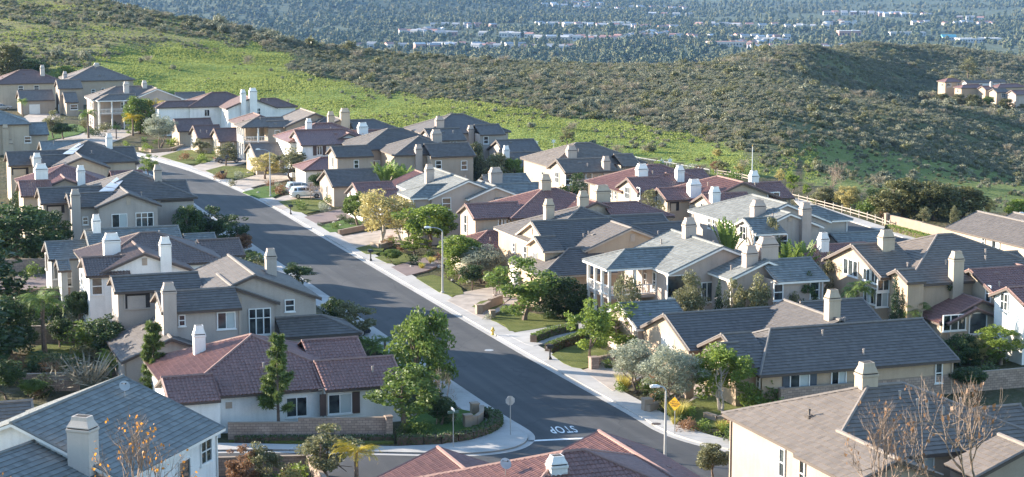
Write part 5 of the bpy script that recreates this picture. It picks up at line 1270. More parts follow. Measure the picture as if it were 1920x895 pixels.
def rail_fence(label, pts, h=1.05):
    w = smooth_line([P(x, y) for x, y in pts], 2); rt = root('rail_fence', tuple(w[0])); tag(rt, label, 'fence')
    L = sum((b - a).length for a, b in zip(w, w[1:])); n = int(L / 2.6); rails = MB(); pp = []
    ac, k = 0, 0
    for a, b in zip(w, w[1:]):
        d = (b - a).length
        while k * L / n <= ac + d + 1e-6 and k <= n: pp.append(a.lerp(b, (k * L / n - ac) / d)); k += 1
        ac += d
    for p in pp: m = MB(); m.box(p, .12, .12, h, V, U); m.frustum(p + Vector((0, 0, h)), .2, .2, .05, .05, .08, V, U); m.build('fence_post', MT['woodw'], rt, weld=False)
    for a, b in zip(pp, pp[1:]):
        t = (b - a).normalized(); nn = Vector((-t.y, t.x, 0))
        for z in (.4, .82): rails.obox((a + b) / 2 + Vector((0, 0, z)), t * (b - a).length / 2, nn * .03, Vector((0, 0, .055)))
    rails.build('fence_rail', MT['woodw'], rt, weld=False)
rail_fence('white two-rail fence along the far side of the back road', [(1482, 374), (1530, 386), (1590, 402), (1640, 417), (1668, 428)])
rail_fence('short far piece of white rail fence behind the loggia house', [(1345, 329), (1380, 334), (1410, 341)])
# ------------------------------------------------------------------ street furniture
def lamp(label, px, base, top, ax):
    p = P(px, base); h = PD(px, top, p.y).z; rt = root('street_lamp', tuple(p)); tag(rt, label, 'street lamp', 'street lamps')
    m = MB(); m.tube([p, p + Vector((0, 0, h * .5)), p + Vector((0, 0, h * .93))], [.115, .09, .065], 8); m.lathe(p, [(.2, 0), (.2, .25), (.15, .35)], 8); m.build('pole', MT['concrete'], rt, weld=False)
    d = (P(ax, base) - p); L = abs(ax - px) / FPX * p.y; d = Vector((-1, -.1, 0)).normalized() if ax < px else Vector((1, .1, 0)).normalized()
    a = MB(); pts = [p + Vector((0, 0, h * .92)) + d * (L * .62 * (1 - math.cos(t))) + Vector((0, 0, h * .075 * math.sin(t))) for t in np.linspace(0, math.pi / 2, 7)]; pts.append(pts[-1] + d * L * .12)
    a.tube(pts, .05, 6); a.build('lamp_arm', MT['metal'], rt, weld=False)
    q = pts[-1]; hd = MB(); n = Vector((-d.y, d.x, 0))
    hd.obox(q + d * .3 + Vector((0, 0, .02)), d * .34, n * .16, Vector((0, 0, .06))); hd.frustum(q + d * .3 + Vector((0, 0, .08)), .6, .28, .3, .12, .07, d, n)
    hd.obox(q + d * .36 - Vector((0, 0, .07)), d * .2, n * .12, Vector((0, 0, .03)), 1); hd.build('lamp_head', [MT['frame'], MT['glass']], rt, weld=False)
lamp('street lamp on the grass edge halfway along the right sidewalk', 830, 552, 426, 799)
lamp('street lamp near the white SUV, farthest up the street', 430 + 77, 370, 280, 483)
lamp('street lamp in front of the yellow sign by the junction', 1247, 868, 724, 1229)
lamp('lamp pole at the right edge beside the far grey roof', 1899, 470, 400, 1912)
def post_sign(name, label, px, base, top, cat):
    p = P(px, base, .13); h = PD(px, top, p.y).z - p.z; rt = root(name, tuple(p)); tag(rt, label, cat)
    m = MB(); m.tube([p, p + Vector((0, 0, h))], .035, 6); m.build('post', MT['metal'], rt, weld=False); return rt, p, h
def plate(rt, name, c, nrm, outline, mats, th=.02):
    """flat sign plate with a back: outline in (right, up) metres, nrm = facing direction"""
    r = Vector((0, 0, 1)).cross(nrm).normalized(); z = Vector((0, 0, 1)); m = MB(); n = len(outline)
    f = [c + r * x + z * y + nrm * th / 2 for x, y in outline]; b = [q - nrm * th for q in f]
    m.poly(f, mi=0); m.poly(b[::-1], mi=1)
    for i in range(n): m.poly([f[i], b[i], b[(i + 1) % n], f[(i + 1) % n]], mi=1)
    return m.build(name, mats, rt, weld=False)
def lettering(parent, txt, c, nrm, size, mat, org):
    r = Vector((0, 0, 1)).cross(nrm).normalized(); z = Vector((0, 0, 1))
    fc = bpy.data.curves.new('lettering', 'FONT'); fc.body = txt; fc.size = size; fc.align_x = 'CENTER'; fc.align_y = 'CENTER'; fc.offset = .004
    fo = bpy.data.objects.new('tmp', fc); COL.objects.link(fo); me = bpy.data.meshes.new_from_object(fo.evaluated_get(bpy.context.evaluated_depsgraph_get())); bpy.data.objects.remove(fo)
    for v in me.vertices: v.co = c + r * v.co.x + z * v.co.y - Vector(org)
    me.materials.clear(); me.materials.append(mat); return link('lettering', me, parent)
rt, p, h = post_sign('stop_sign', 'octagonal stop sign on a post seen from its bare grey back', 957, 815, 743, 'sign')
oc = [(.38 * math.cos(math.pi / 8 + k * math.pi / 4), .38 * math.sin(math.pi / 8 + k * math.pi / 4)) for k in range(8)]
redp = simple('red_sign_face', (.50, .02, .02), .45, .05)
pl = plate(rt, 'sign_plate', p + Vector((0, 0, h - .36)) + U * .05, U, oc, [redp, MT['signback']])
lettering(pl, 'STOP', p + Vector((0, 0, h - .36)) + U * .065, U, .3, MT['frame'], tuple(p))
rt, p, h = post_sign('warning_sign', 'yellow diamond dead-end warning sign on a post by the sidewalk', 1265, 815, 742, 'sign')
fz = Vector((-.55, -.83, 0)).normalized(); c = p + Vector((0, 0, PD(1267, 757, p.y).z - p.z)) + fz * .05
pl = plate(rt, 'sign_plate', c, fz, [(.54, 0), (0, .54), (-.54, 0), (0, -.54)], [MT['yellow'], MT['signback']])
for tx, dz, s in (('NOT A', .17, .17), ('THROUGH', .0, .17), ('STREET', -.17, .17)): lettering(pl, tx, c + fz * .014 + Vector((0, 0, dz)), fz, s, MT['black'], tuple(p))
rt, p, h = post_sign('warning_sign', 'yellow diamond sign beside the lamp pole at the right edge', 1901, 482, 454, 'sign')
plate(rt, 'sign_plate', p + Vector((0, 0, h - .2)) + fz * .05, fz, [(.5, 0), (0, .5), (-.5, 0), (0, -.5)], [MT['yellow'], MT['signback']])
rt, p, h = post_sign('street_name_sign', 'street name sign post with two narrow blades on the left corner', 850, 838, 770, 'sign')
gsb = simple('green_sign_blade', (.05, .11, .09), .5)
for dr, dz in ((V, -.12), (U, .1)):
    n = Vector((-dr.y, dr.x, 0)); n = n if n.dot(Vector((0, -1, 0))) > 0 else -n
    plate(rt, 'sign_blade', p + Vector((0, 0, h + dz)) + n * .02, n, [(-.42, -.1), (.42, -.1), (.42, .1), (-.42, .1)], [gsb if dz < 0 else MT['frame'], MT['frame']])
# fire hydrant
p = P(924, 628, .135); rt = root('fire_hydrant', tuple(p)); tag(rt, 'small yellow fire hydrant on the right sidewalk', 'hydrant')
m = MB(); m.lathe(p, [(.17, 0), (.17, .06), (.11, .08), (.11, .5), (.15, .52), (.15, .57), (.12, .62), (.07, .72), (.03, .76)], 12); m.build('barrel', MT['yellowp'], rt, weld=False)
m = MB()
for d in (V, -V, -U): m.tube([p + Vector((0, 0, .42)), p + Vector((0, 0, .42)) + d * .2], .06, 8)
m.build('outlet', MT['yellowp'], rt, weld=False)
# mail boxes
for x, y, lb in ((545, 402, 'dark mailbox on the sidewalk below the white SUV lawn'), (695, 489, 'dark mailbox beside the shaded lawn near the birch trees'), (1031, 674, 'dark mailbox at the end of the double hedge'), (417, 336, 'dark mailbox by the upper lawn near the grey car')):
    p = P(x, y, .135); rt = root('mailbox', tuple(p)); tag(rt, lb, 'mailbox', 'mailboxes along the sidewalk')
    m = MB(); m.frustum(p, .34, .34, .2, .2, .25, V, U); m.box(p + Vector((0, 0, .25)), .12, .12, .75, V, U); m.build('post', MT['black'], rt, weld=False)
    m = MB(); m.box(p + Vector((0, 0, 1.0)), .62, .3, .2, V, U)
    for k in range(6):
        a0, a1 = math.pi * k / 6, math.pi * (k + 1) / 6
        q = [p + Vector((0, 0, 1.2 + .14 * math.sin(a))) + U * (.15 * math.cos(a)) + V * s for a, s in ((a0, -.31), (a0, .31), (a1, .31), (a1, -.31))]; m.poly(q)
    m.build('box', MT['black'], rt, weld=False)
# flag pole
p = ground_hit(1410, 340); rt = root('flag_pole', tuple(p)); tag(rt, 'slender pale flagpole behind the loggia house', 'flagpole')
h = PD(1410, 275, p.y).z - p.z; m = MB(); m.tube([p, p + Vector((0, 0, h))], [.09, .05], 8); m.build('pole', MT['frame'], rt, weld=False); m = MB(); m.lathe(p + Vector((0, 0, h)), [(.02, 0), (.1, .1), (.02, .2)], 8); m.build('finial', MT['yellow'], rt, weld=False)
# star decorations and the string of lights on the slope
def star(label, px, py, base, r):
    p = ground_hit(px, base); rt = root('star_decoration', tuple(p)); tag(rt, label, 'decoration', 'star decorations on the slope')
    zc = PD(px, py, p.y).z; m = MB(); m.tube([p, (p.x, p.y, zc)], .04, 5); m.build('post', MT['metal'], rt, weld=False)
    f = Vector((0, -1, 0)); c = Vector((p.x, p.y - .1, zc)); ol = [((r if k % 2 == 0 else r * .42) * math.sin(k * math.pi / 6), (r if k % 2 == 0 else r * .42) * math.cos(k * math.pi / 6)) for k in range(12)]
    plate(rt, 'star', c, f, ol, [MT['frame'], MT['frame']], .08)
star('white star decoration left of two behind the low grey cottage', 1005, 268, 282, .55); star('white star decoration above the mottled roof, right of its twin', 1038, 265, 280, .5)
star('larger white star under the light string', 1240, 303, 316, .6); star('white star just right of the larger one under the light string', 1256, 301, 315, .55)
lp = [ground_hit(x, y) for x, y in ((1130, 294), (1165, 297), (1200, 305), (1250, 313), (1300, 322), (1330, 327))]; lp = [q + Vector((0, 0, PD(x, y - 9, q.y).z - q.z)) for q, (x, y) in zip(lp, ((1130, 294), (1165, 297), (1200, 305), (1250, 313), (1300, 322), (1330, 327)))]
rt = root('light_string', tuple(lp[0])); tag(rt, 'string of small white lights hung along the foot of the green slope', 'light string')
m = MB(); m.tube(lp, .025, 4); m.build('cable', MT['trim_w'], rt, weld=False); m = MB()
for a, b in zip(lp, lp[1:]):
    for t in np.linspace(0, .95, 16): q = a.lerp(b, t); m.box(q - Vector((0, 0, .14)), .14, .14, .14)
o = m.build('bulb', MT['frame'], rt, weld=False); tag(o, kind='stuff')
m = MB()
for q in lp: m.tube([(q.x, q.y, ground_z(q.x, q.y)), q], .04, 5)
m.build('support_post', MT['metal'], rt, weld=False)
# satellite dishes on the roofs
def dish(label, hidx, px, py, r=.4):
    H = [h for h in HOUSES if hidx in h.rt['label']][0]; c = cast(H, px, py)
    if c is None: print('DISH MISS', label); return
    p = c[0]; rt = root('satellite_dish', tuple(p)); tag(rt, label, 'satellite dish')
    m = MB(); m.tube([p, p + Vector((0, 0, .55))], .03, 6); m.build('mast', MT['metal'], rt, weld=False)
    d = MB(); c = p + Vector((0, 0, .75)); n = Vector((.4, -.7, .55)).normalized(); a = n.orthogonal().normalized(); b = n.cross(a)
    ring = lambda k, rr: c + n * (rr * rr * .35) + (a * math.cos(k * math.pi / 8) + b * math.sin(k * math.pi / 8)) * rr
    for r0, r1 in ((.001, r * .5), (r * .5, r)):
        for k in range(16): d.poly([ring(k, r0), ring(k + 1, r0), ring(k + 1, r1), ring(k, r1)])
    d.build('reflector', MT['signback'], rt, smooth=True)
    e = MB(); e.tube([c - b * r * .8, c + n * r * .9], .02, 5); e.box(c + n * r * .9, .08, .08, .08); e.build('feed_arm', MT['black'], rt, weld=False)
dish('grey satellite dish near the top of the bottom left blue-grey roof', 'bottom left corner', 234, 745, .36); dish('white satellite dish on the red hip roof at the bottom centre', 'bottom centre', 948, 893, .36)
# garden bench
p = P(936, 560, .15); rt = root('garden_bench', tuple(p)); tag(rt, 'small wooden bench on the driveway by the peach house', 'bench')
m = MB(); m.box(p + Vector((0, 0, .42)), 1.3, .45, .06, V, U); m.build('seat', MT['pipe'], rt, weld=False); m = MB()
for k in range(6): m.box(p + U * .2 + V * (-.55 + k * .22) + Vector((0, 0, .48)), .09, .05, .5, V, U)
m.box(p + U * .2 + Vector((0, 0, .95)), 1.3, .06, .1, V, U); m.build('backrest', MT['pipe'], rt, weld=False)
for i in (-1, 1):
    for j in (-1, 1): m = MB(); m.box(p + V * i * .58 + U * j * .18, .08, .08, .42, V, U); m.build('leg', MT['pipe'], rt, weld=False)
# ------------------------------------------------------------------ vehicles
def car_paint(name, c):
    m, nt, b = newmat(name); b.inputs['Base Color'].default_value = (*c, 1); b.inputs['Roughness'].default_value = .25; b.inputs['Metallic'].default_value = .3; b.inputs['Coat Weight'].default_value = .6; return m
TYRE = simple('tyre_rubber', (.02, .02, .02), .9); RIM = simple('alloy_rim', (.45, .45, .46), .3, metal=.9); TAIL = simple('red_tail_lamp', (.45, .02, .02), .3); HEADL = simple('clear_headlamp', (.7, .7, .7), .15)
def car(label, p, fwd, paint, suv=False, cat='car'):
    """p = ground point under the middle; fwd = heading"""
    rt = root('parked_car', tuple(p)); tag(rt, label, cat, 'cars parked on driveways'); f = fwd.normalized(); s = Vector((-f.y, f.x, 0)); z = Vector((0, 0, 1)); p = Vector(p)
    if suv: prof = [(-2.35, .45, .75, .9), (-2.38, .8, 1.0, .92), (-2.28, 1.05, 1.06, .93), (-2.0, 1.05, 1.66, .80), (-1.5, 1.05, 1.74, .78), (-.2, 1.05, 1.76, .78), (.35, 1.05, 1.68, .76), (1.05, 1.05, 1.10, .86), (2.0, .9, .98, .84), (2.35, .65, .75, .78)]
    else: prof = [(-2.35, .5, .72, .8), (-2.3, .8, .95, .84), (-1.75, .9, 1.0, .88), (-1.0, .92, 1.38, .68), (-.4, .92, 1.44, .66), (.2, .92, 1.40, .66), (1.0, .92, .98, .82), (1.8, .82, .9, .84), (2.25, .6, .72, .78)]
    # profile: x along, belt height, roof height, half width at the top
    body, gl = MB(), MB(); rings = []
    for x, bz, tz, hw in prof:
        w = .93 if abs(x) < 2 else .86
        rings.append([p + f * x + s * y + z * q for y, q in ((-w * .92, .28), (-w, .55), (-w, bz), (-hw, tz), (hw, tz), (w, bz), (w, .55), (w * .92, .28))])
    for a, b in zip(rings, rings[1:]):
        for i in range(7): body.poly([a[i], a[i + 1], b[i + 1], b[i]])
        body.poly([a[7], a[0], b[0], b[7]])
    body.poly(rings[0]); body.poly(rings[-1][::-1]); body.build('body', paint, rt, smooth=False)
    k0, k1 = (3, 6) if suv else (3, 5)
    for i in range(k0 - 1, k1 + 1):
        a, b = rings[i], rings[i + 1]
        for l, u, sg in ((2, 3, -1), (5, 4, 1)):
            q = [a[l].lerp(a[u], .15), b[l].lerp(b[u], .15), b[l].lerp(b[u], .85), a[l].lerp(a[u], .85)]; c = sum(q, Vector()) / 4
            q = [c + (x - c) * .86 + s * sg * .022 + z * .008 for x in q]
            if (q[1] - q[0]).length > .1 and (q[3] - q[0]).length > .12: m = MB(); m.poly(q); m.build('side_window', MT['glass'], rt, weld=False)
    for i, nm in ((k1, 'windscreen'), (k0 - 1, 'rear_window')):
        a, b = rings[i], rings[i + 1]; q = [a[3], a[4], b[4], b[3]]; c = sum(q, Vector()) / 4; n = (q[1] - q[0]).cross(q[2] - q[0]).normalized(); n = n if n.z > 0 else -n
        m = MB(); m.poly([c + (x - c) * .84 + n * .02 for x in q]); m.build(nm, MT['glass'], rt, weld=False)
    for x in (-1.45, 1.4):
        for y in (-1, 1):
            c = p + f * x + s * y * .84 + z * .34; t = MB(); t.tube([c - s * .11, c + s * .11], .34, 16); wo = t.build('wheel', TYRE, rt, weld=False)
            r_ = MB(); r_.tube([c + s * y * .1, c + s * y * .125], .21, 12); r_.build('rim', RIM, wo, weld=False)
    for y in (-1, 1):
        m = MB(); m.obox(p + f * -2.3 + s * y * .72 + z * .88, f * .09, s * .12, z * .1); m.build('tail_light', TAIL, rt, weld=False)
        m = MB(); m.obox(p + f * 2.22 + s * y * .62 + z * .7, f * .1, s * .16, z * .06); m.build('headlight', HEADL, rt, weld=False)
    m = MB(); m.obox(p + f * -2.37 + z * .5, f * .05, s * .8, z * .1); m.obox(p + f * 2.3 + z * .48, f * .06, s * .75, z * .1); m.build('bumper', MT['black'], rt, weld=False)
WHITEP, GREYP, BLACKP, SILV = car_paint('white_car_paint', (.75, .76, .78)), car_paint('grey_car_paint', (.13, .14, .16)), car_paint('black_car_paint', (.015, .018, .025)), car_paint('silver_car_paint', (.42, .43, .44))
car('white SUV parked tail to the street on a driveway', P(574, 371, .16), V, WHITEP, True, 'SUV')
car('pale van-like car half hidden behind the white SUV', P(566, 362, .16), V, SILV, True)
car('dark grey sedan parked across an upper driveway', P(427, 305, .16), V, GREYP)
car('black car in the shade beside the greige house porch', P(647, 630, .05), V, BLACKP)
car('pale car at the upper left edge by the tan garage', P(3, 206, .05), V, SILV)
# ------------------------------------------------------------------ hedges, garden beds
def hedge(label, pts, h, w, leaf='green', name='hedge'):
    ws = smooth_line([P(x, y) for x, y in pts], 1); lb = LB(); o0 = ws[0]; core = MB()
    for a, b in zip(ws, ws[1:]):
        L = (b - a).length; t = (b - a) / L; n = Vector((-t.y, t.x, 0)); k = int(L * (2 * h + w) * 75)
        s_ = rng.uniform(0, L, k); u = rng.uniform(-1, 1, k); pick = rng.random(k) < w / (2 * h + w)
        yy = np.where(pick, u * w / 2, np.sign(u) * w / 2 * rng.uniform(.85, 1.05, k)); zz = np.where(pick, h * rng.uniform(.9, 1.04, k), rng.uniform(.05, h, k))
        c = np.array(a - o0) + s_[:, None] * np.array(t) + yy[:, None] * np.array(n) + np.stack([0 * zz, 0 * zz, zz], 1)
        lb.scatter(c, .09, rng.uniform(.2, .8, k), .55)
        core.obox((a + b) / 2 + Vector((0, 0, h * .44)), t * L / 2, n * w * .42, Vector((0, 0, h * .44)))
    me = lb.mesh(name, LM[leaf]); o = link(name, me); o.location = o0; tag(o, label, 'hedge'); WORLD_LOC[o.name] = tuple(o0)
    core.build('stems', MT['mulch'], o, weld=False, origin=tuple(o0))
hedge('far hedge of the clipped pair beside the walkway', [(1000, 645), (1035, 631), (1080, 622)], .9, .8)
hedge('near hedge of the clipped pair behind the mailbox', [(1028, 662), (1060, 650), (1090, 640)], .9, .8)
hedge('clipped hedge curving round the corner lawn of the left junction', [(745, 834), (810, 834), (870, 828), (912, 815), (934, 800), (925, 786), (905, 782)], .75, 1.0, 'dark')
hedge('dark hedge strip along the foot of the long block wall', [(440, 830), (600, 829), (740, 829)], .5, .6, 'dark')
hedge('green hedge beside the upper parked grey car', [(440, 292), (452, 290)], 1.6, 1.2, 'dark')
hedge('low green hedge along the tan wall of the back road', [(1665, 432), (1740, 452), (1800, 472)], .8, 1.2, 'bright')
def bed(poly, n, label, group, kinds=(('shrub', 'green'), ('shrub', 'bright'), ('shrub', 'dark')), h=(.5, 1.1), rocks=0):
    xs, ys = [p[0] for p in poly], [p[1] for p in poly]; k = 0; tries = 0; n = max(3, int(n * .62))
    while k < n and tries < n * 60:
        tries += 1; x, y = rng.uniform(min(xs), max(xs)), rng.uniform(min(ys), max(ys))
        if not inpoly(np.array([x]), np.array([y]), poly)[0]: continue
        kd, lf = kinds[int(rng.integers(len(kinds)))]; hh = rng.uniform(*h) * 1.3; p = P(x, y, .0)
        lab = {'green': 'mid green', 'bright': 'yellow-green', 'dark': 'dark green', 'rust': 'reddish brown', 'olive': 'silvery', 'straw': 'straw yellow', 'grey': 'dull olive', 'birch': 'pale yellow', 'palm': 'spiky green'}[lf]
        plant_at(p, kd, lf, hh, hh * rng.uniform(1.1, 1.6), lab + ' ' + ('grass tuft' if kd == 'grassy' else 'shrub') + ' ' + label, group); k += 1
    for _ in range(rocks):
        x, y = rng.uniform(min(xs), max(xs)), rng.uniform(min(ys), max(ys))
        if not inpoly(np.array([x]), np.array([y]), poly)[0]: continue
        bm = bmesh.new(); bmesh.ops.create_icosphere(bm, subdivisions=2, radius=.3)
        for v in bm.verts: v.co *= 1 + rng.uniform(-.18, .18); v.co.z *= .65
        me = bpy.data.meshes.new('garden_rock'); bm.to_mesh(me); bm.free(); me.materials.append(MT['rock']); o = link('garden_rock', me); o.location = P(x, y, .1); s = rng.uniform(.6, 1.4); o.scale = (s, s, s); tag(o, 'pale rock ' + label, 'rock', 'rocks ' + label)
RG = (('shrub', 'green'), ('shrub', 'bright'), ('shrub', 'dark'), ('shrub', 'rust'), ('grassy', 'straw')); DK = (('shrub', 'dark'), ('shrub', 'green'), ('shrub', 'grey')); MX = (('shrub', 'green'), ('shrub', 'bright'), ('shrub', 'olive'), ('shrub', 'rust'), ('shrub', 'grey'))
for args in (
 ([(1155, 738), (1225, 702), (1262, 730), (1240, 790), (1205, 775)], 16, 'in the bed under the pale olive trees', 'shrubs under the olive trees', RG, (.5, 1.2), 3),
 ([(1235, 790), (1262, 770), (1330, 800), (1400, 808), (1410, 842), (1310, 822)], 24, 'in the corner bed by the yellow sign', 'shrubs in the corner bed', RG, (.5, 1.3), 4),
 ([(1395, 775), (1420, 745), (1470, 770), (1480, 790), (1420, 800)], 9, 'below the block wall of the shuttered house', 'shrubs below the block wall', (('shrub', 'bright'), ('shrub', 'green')), (.8, 1.8), 0),
 ([(1095, 690), (1150, 676), (1165, 690), (1120, 700)], 6, 'along the driveway below the bright green tree', 'shrubs along the olive driveway', MX, (.5, .9), 2),
 ([(1050, 645), (1095, 632), (1105, 640), (1060, 655)], 7, 'between the two clipped hedges', 'shrubs between the hedges', (('shrub', 'rust'), ('shrub', 'green')), (.4, .7), 0),
 ([(905, 600), (930, 585), (985, 575), (985, 590), (930, 602)], 9, 'beside the stepped peach garden wall', 'shrubs beside the peach garden wall', MX, (.5, 1.0), 2),
 ([(1000, 600), (1060, 580), (1100, 600), (1050, 606)], 8, 'in the shade under the dark dense tree', 'shrubs under the dark tree', DK, (.6, 1.2), 0),
 ([(790, 508), (850, 482), (905, 505), (885, 540), (835, 522)], 22, 'in the thick planting right of the middle lamp', 'shrubs round the middle lamp', MX, (.6, 1.4), 6),
 ([(755, 500), (800, 478), (830, 490), (785, 515)], 12, 'in the rocky bed left of the middle lamp', 'shrubs left of the middle lamp', RG, (.5, 1.1), 6),
 ([(690, 470), (730, 452), (770, 470), (735, 482)], 8, 'around the birch planter', 'shrubs around the birch planter', (('shrub', 'rust'), ('shrub', 'green'), ('shrub', 'bright')), (.5, 1.0), 4),
 ([(598, 425), (645, 408), (700, 408), (660, 422), (610, 438)], 10, 'on the green lawn edge by the pink paver drive', 'shrubs by the paver drive', DK, (.5, .9), 5),
 ([(560, 396), (615, 382), (660, 380), (655, 392), (600, 402)], 11, 'between the white SUV and the tan garage', 'shrubs by the tan garage', MX, (.6, 1.3), 1),
 ([(480, 360), (520, 344), (560, 345), (540, 362), (500, 376)], 12, 'at the foot of the far street lamp', 'shrubs by the far street lamp', MX, (.6, 1.3), 2),
 ([(400, 335), (470, 322), (500, 330), (460, 345), (430, 350)], 12, 'on the upper lawn beside the mailbox', 'shrubs on the upper lawn', MX, (.6, 1.2), 2),
 ([(320, 298), (400, 282), (440, 290), (390, 308), (350, 312)], 14, 'on the lawn before the brown garages', 'shrubs before the brown garages', MX, (.6, 1.3), 0),
 ([(235, 275), (290, 262), (350, 266), (330, 282), (270, 288)], 16, 'in the round bed under the upper olive', 'shrubs under the upper olive', (('shrub', 'bright'), ('shrub', 'green'), ('cycad', 'palm')), (.6, 1.4), 0),
 ([(100, 260), (160, 235), (215, 240), (180, 262), (120, 270)], 14, 'on the dark upper left lawn', 'shrubs on the upper left lawn', DK, (.7, 1.6), 0),
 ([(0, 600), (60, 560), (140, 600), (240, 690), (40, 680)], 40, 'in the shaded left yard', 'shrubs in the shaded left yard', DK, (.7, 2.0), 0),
 ([(0, 530), (60, 505), (110, 515), (60, 530)], 8, 'along the left yard wall', 'shrubs along the left yard wall', DK, (.7, 1.4), 0),
 ([(0, 690), (150, 690), (200, 740), (0, 750)], 26, 'behind the bottom left roofs', 'shrubs behind the bottom left roofs', (('shrub', 'grey'), ('shrub', 'dark'), ('dryshrub', 'rust')), (.7, 1.6), 0),
 ([(380, 450), (460, 470), (500, 520), (450, 500)], 12, 'along the left street edge behind the white house', 'shrubs along the left street edge', DK, (.7, 1.6), 0),
 ([(520, 560), (600, 590), (700, 690), (730, 720), (660, 670), (560, 600)], 16, 'between the greige house and the left sidewalk', 'shrubs along the left sidewalk', DK, (.7, 1.5), 0),
 ([(745, 822), (760, 780), (830, 765), (860, 790), (820, 815)], 10, 'in the planting of the corner lawn', 'shrubs on the corner lawn', DK, (.5, 1.1), 1),
 ([(430, 905), (570, 895), (600, 930), (430, 935)], 10, 'inside the bottom corner wall', 'shrubs inside the bottom wall', MX, (.6, 1.2), 0),
 ([(1590, 650), (1720, 645), (1830, 668), (1900, 692), (1790, 694), (1700, 672)], 30, 'in the yards between the peach house and the right wall', 'shrubs in the right yards', DK + (('shrub', 'bright'),), (.7, 1.7), 0),
 ([(1300, 640), (1500, 636), (1540, 648), (1400, 655)], 16, 'in the bed below the pink gable wall', 'shrubs below the pink gable wall', DK, (.8, 1.8), 0),
 ([(1330, 535), (1400, 525), (1510, 535), (1520, 560), (1400, 550)], 18, 'between the grey gables and the pink house', 'shrubs behind the pink house', MX, (.8, 1.8), 0),
 ([(1780, 720), (1900, 705), (1920, 722), (1800, 735)], 5, 'along the inside of the long right wall', 'shrubs inside the right wall', DK, (.8, 1.4), 0),
 ([(1040, 412), (1130, 402), (1150, 416), (1060, 424)], 10, 'before the grid-windowed tan house', 'shrubs before the tan house', DK, (.8, 1.8), 0),
 ([(880, 352), (990, 346), (1000, 362), (900, 366)], 12, 'before the mottled grey roof', 'shrubs before the mottled roof', MX, (.8, 1.8), 0),
 ([(1480, 365), (1600, 392), (1670, 412), (1660, 420), (1560, 396), (1480, 376)], 16, 'along the white rail fence', 'shrubs along the rail fence', MX, (.6, 1.5), 0),
 ([(1680, 445), (1800, 470), (1880, 492), (1800, 482)], 14, 'on the bank below the tan wall', 'shrubs below the tan wall', MX, (.6, 1.2), 0),
 ([(1130, 300), (1330, 332), (1400, 345), (1330, 340), (1150, 312)], 18, 'along the foot of the lit slope', 'shrubs along the slope foot', MX, (.7, 1.6), 0)): bed(*args)
# ------------------------------------------------------------------ scrub on the hills
def density(px, py):
    d = np.full(px.shape, .62)
    j = (vnoise(px, py * 2, 40, 11) - .5)
    d = np.where(inpoly(px + j * 90, py + j * 40, GREEN), .010, d)
    d = np.where((d < .02) & (px > 640), .035, d)
    d = np.where(inpoly(px + j * 40, py + j * 14, DRYP), .22, d)
    d = np.where(inpoly(px + j * 60, py + j * 24, GREEN2), .13, d)
    d = np.where(inpoly(px, py, [(1550, 95), (1700, 105), (1840, 190), (1600, 170), (1480, 170), (1450, 130)]), .35, d)
    core = inpoly(px + j * 20, py, [(600, 120), (1000, 150), (1500, 130), (1700, 200), (1900, 280), (1900, 330), (1500, 250), (1000, 205), (720, 170), (540, 120)])
    return np.where(core, .86, d)
def scrub_points(n):
    N0 = n * 14
    a = rng.uniform(-.30, .32, N0); y = np.sqrt(rng.uniform(290 ** 2, 1180 ** 2, N0)); x = a * y
    i = np.interp(a, AZ, np.arange(len(AZ))).astype(int); jj = np.interp(y, RAD, np.arange(len(RAD))).astype(int); z = ZG[np.clip(i, 0, len(AZ) - 1), np.clip(jj, 0, len(RAD) - 1)]
    f = y * CP - (z - CAMZ) * SP; u = y * SP + (z - CAMZ) * CP; px, py = 960 + FPX * x / f, 447.5 - FPX * u / f
    hill = ~((np.abs(z) < .06) & (y < 478))
    cl = vnoise(x, y, 7, 21) * .6 + vnoise(x, y, 22, 22) * .6
    d = density(px, py) * np.clip((cl - .25) * 2.2, .08, 1.3)
    ok = hill & (rng.random(N0) < d) & (py < 440)
    return np.stack([x, y, z], 1)[ok][:n * 3], px[ok][:n * 3], py[ok][:n * 3]
pts, ppx, ppy = scrub_points(60000)
pts[:, 2] = [ground_z(p[0], p[1]) - .05 for p in pts]
h_ = np.clip(rng.lognormal(-.34, .40, len(pts)), .45, 2.8) * (.75 + .5 * vnoise(pts[:, 0], pts[:, 1], 30, 23)) * np.where(pts[:, 1] > 600, 1.25, 1.0)
inview = (ppx > -20) & (ppx < 1940) & (ppy > 0)
order = np.argsort(-(h_ / pts[:, 1]) * inview)
top = order[:300]; rest = order[300:]
srcs = []
for k, i in enumerate(top):
    kd, lf = (('sage', 'sage'), ('sage', 'sage'), ('dryshrub', 'brush'), ('sage', 'grey'))[k % 4]
    w = h_[i] * rng.uniform(1.1, 1.5)
    o = plant_at(tuple(pts[i]), kd, lf, h_[i], w, 'grey-green sage shrub on the open hillside behind the houses' if kd == 'sage' else 'brownish dry shrub on the open hillside behind the houses', 'shrubs on the hillside', seed=(k // 4) % 2)
    if k < 8: srcs.append(o)
me = bpy.data.meshes.new('hillside_scrub'); me.vertices.add(len(rest)); me.vertices.foreach_set('co', pts[rest].astype(np.float32).ravel())
for nm, val in (('sc', h_[rest]), ('rz', rng.uniform(0, 6.28, len(rest))), ('kd', rng.choice(6, len(rest), p=[.22, .2, .1, .18, .18, .12]).astype(float))):
    a = me.attributes.new(nm, 'FLOAT', 'POINT'); a.data.foreach_set('value', val.astype(np.float32))
so_ = link('hillside_scrub', me); tag(so_, 'low sage scrub covering the hills behind the houses', None, None, 'stuff')
